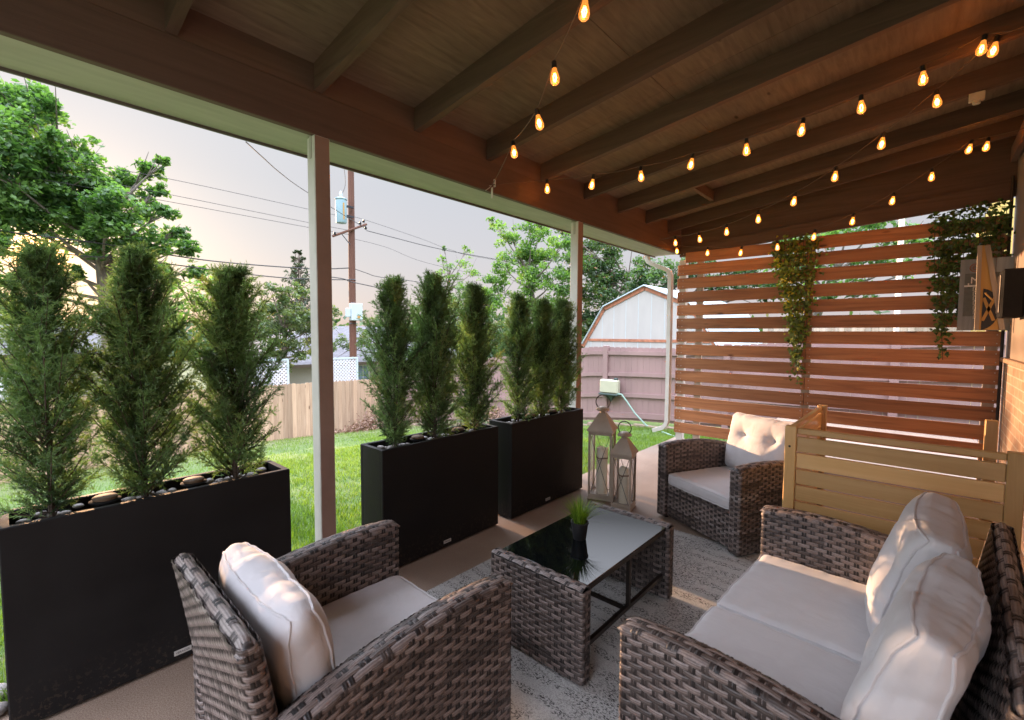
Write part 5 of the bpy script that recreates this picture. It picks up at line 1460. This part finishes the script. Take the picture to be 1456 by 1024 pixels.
# ------------------------------------------------------------------ camera, sun, sky
cam=bpy.data.cameras.new('camera');co=bpy.data.objects.new('camera',cam);COL.objects.link(co)
Mx=Matrix(((R2[0],U2[0],-F_[0],0),(R2[1],U2[1],-F_[1],0),(R2[2],U2[2],-F_[2],CAM_H),(0,0,0,1)))
co.matrix_world=Mx;cam.sensor_fit='HORIZONTAL';cam.sensor_width=36;cam.lens=CAM_F/1456*36;cam.clip_end=800;cam.clip_start=.02
cam.dof.use_dof=True;cam.dof.focus_distance=3.2;cam.dof.aperture_fstop=4.0
S.camera=co
elev=math.asin(SUN_D[2]);az=math.atan2(SUN_D[1],SUN_D[0])
sl_=bpy.data.lights.new('sun','SUN');sl_.energy=4.0;sl_.angle=math.radians(.5);sl_.color=(1.,.58,.31)
so=bpy.data.objects.new('sun',sl_);COL.objects.link(so);so.rotation_mode='QUATERNION';so.rotation_quaternion=Vector(SUN_D).to_track_quat('Z','Y');so.location=(0,10,20)
w=bpy.data.worlds.new('World');S.world=w;w.use_nodes=True;nt=w.node_tree;bg=nt.nodes['Background']
sky=nt.nodes.new('ShaderNodeTexSky');sky.sky_type='NISHITA';sky.sun_disc=False;sky.sun_elevation=elev;sky.sun_rotation=PI/2-az;sky.air_density=1.;sky.dust_density=2.;sky.ozone_density=1.5
# hazy evening sky: Nishita light plus a pale haze veil, warm along the horizon, with added fill brightness overhead for the patio
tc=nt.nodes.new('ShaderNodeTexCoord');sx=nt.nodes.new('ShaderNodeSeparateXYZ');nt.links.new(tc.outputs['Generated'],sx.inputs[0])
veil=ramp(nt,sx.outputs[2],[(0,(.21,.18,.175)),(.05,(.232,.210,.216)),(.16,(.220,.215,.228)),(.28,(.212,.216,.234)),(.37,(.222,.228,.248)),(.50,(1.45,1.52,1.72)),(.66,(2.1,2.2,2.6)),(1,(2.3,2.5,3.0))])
# the sun's own warm glow in the haze, and an invented bright patch behind the camera as fill
dt=nt.nodes.new('ShaderNodeVectorMath');dt.operation='DOT_PRODUCT';nt.links.new(tc.outputs['Generated'],dt.inputs[0]);dt.inputs[1].default_value=tuple(float(q) for q in SUN_D)
dpos=math_(nt,'MAXIMUM',dt.outputs['Value'],0.)
g1=mix(nt,math_(nt,'POWER',dpos,5000.),(0,0,0),(14.,6.,1.8));g2=mix(nt,math_(nt,'POWER',dpos,90.),(0,0,0),(.15,.08,.04))
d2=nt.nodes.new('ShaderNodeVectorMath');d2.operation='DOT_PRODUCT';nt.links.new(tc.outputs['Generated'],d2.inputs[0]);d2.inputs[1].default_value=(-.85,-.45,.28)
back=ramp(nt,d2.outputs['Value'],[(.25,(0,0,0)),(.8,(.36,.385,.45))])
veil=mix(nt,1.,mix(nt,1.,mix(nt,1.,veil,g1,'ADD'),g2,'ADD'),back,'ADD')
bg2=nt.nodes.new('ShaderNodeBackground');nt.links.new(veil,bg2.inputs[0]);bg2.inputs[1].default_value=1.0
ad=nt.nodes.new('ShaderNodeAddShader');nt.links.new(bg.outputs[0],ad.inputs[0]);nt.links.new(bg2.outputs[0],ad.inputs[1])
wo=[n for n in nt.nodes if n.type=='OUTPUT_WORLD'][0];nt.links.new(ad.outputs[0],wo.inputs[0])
nt.links.new(sky.outputs[0],bg.inputs[0]);bg.inputs[1].default_value=.006
S.view_settings.view_transform='Standard';S.view_settings.look='None';S.view_settings.exposure=1.55;S.view_settings.gamma=1
S.render.engine='CYCLES';S.cycles.use_denoising=True
S.cycles.max_bounces=10;S.cycles.diffuse_bounces=6;S.cycles.transparent_max_bounces=24;S.cycles.sample_clamp_indirect=8
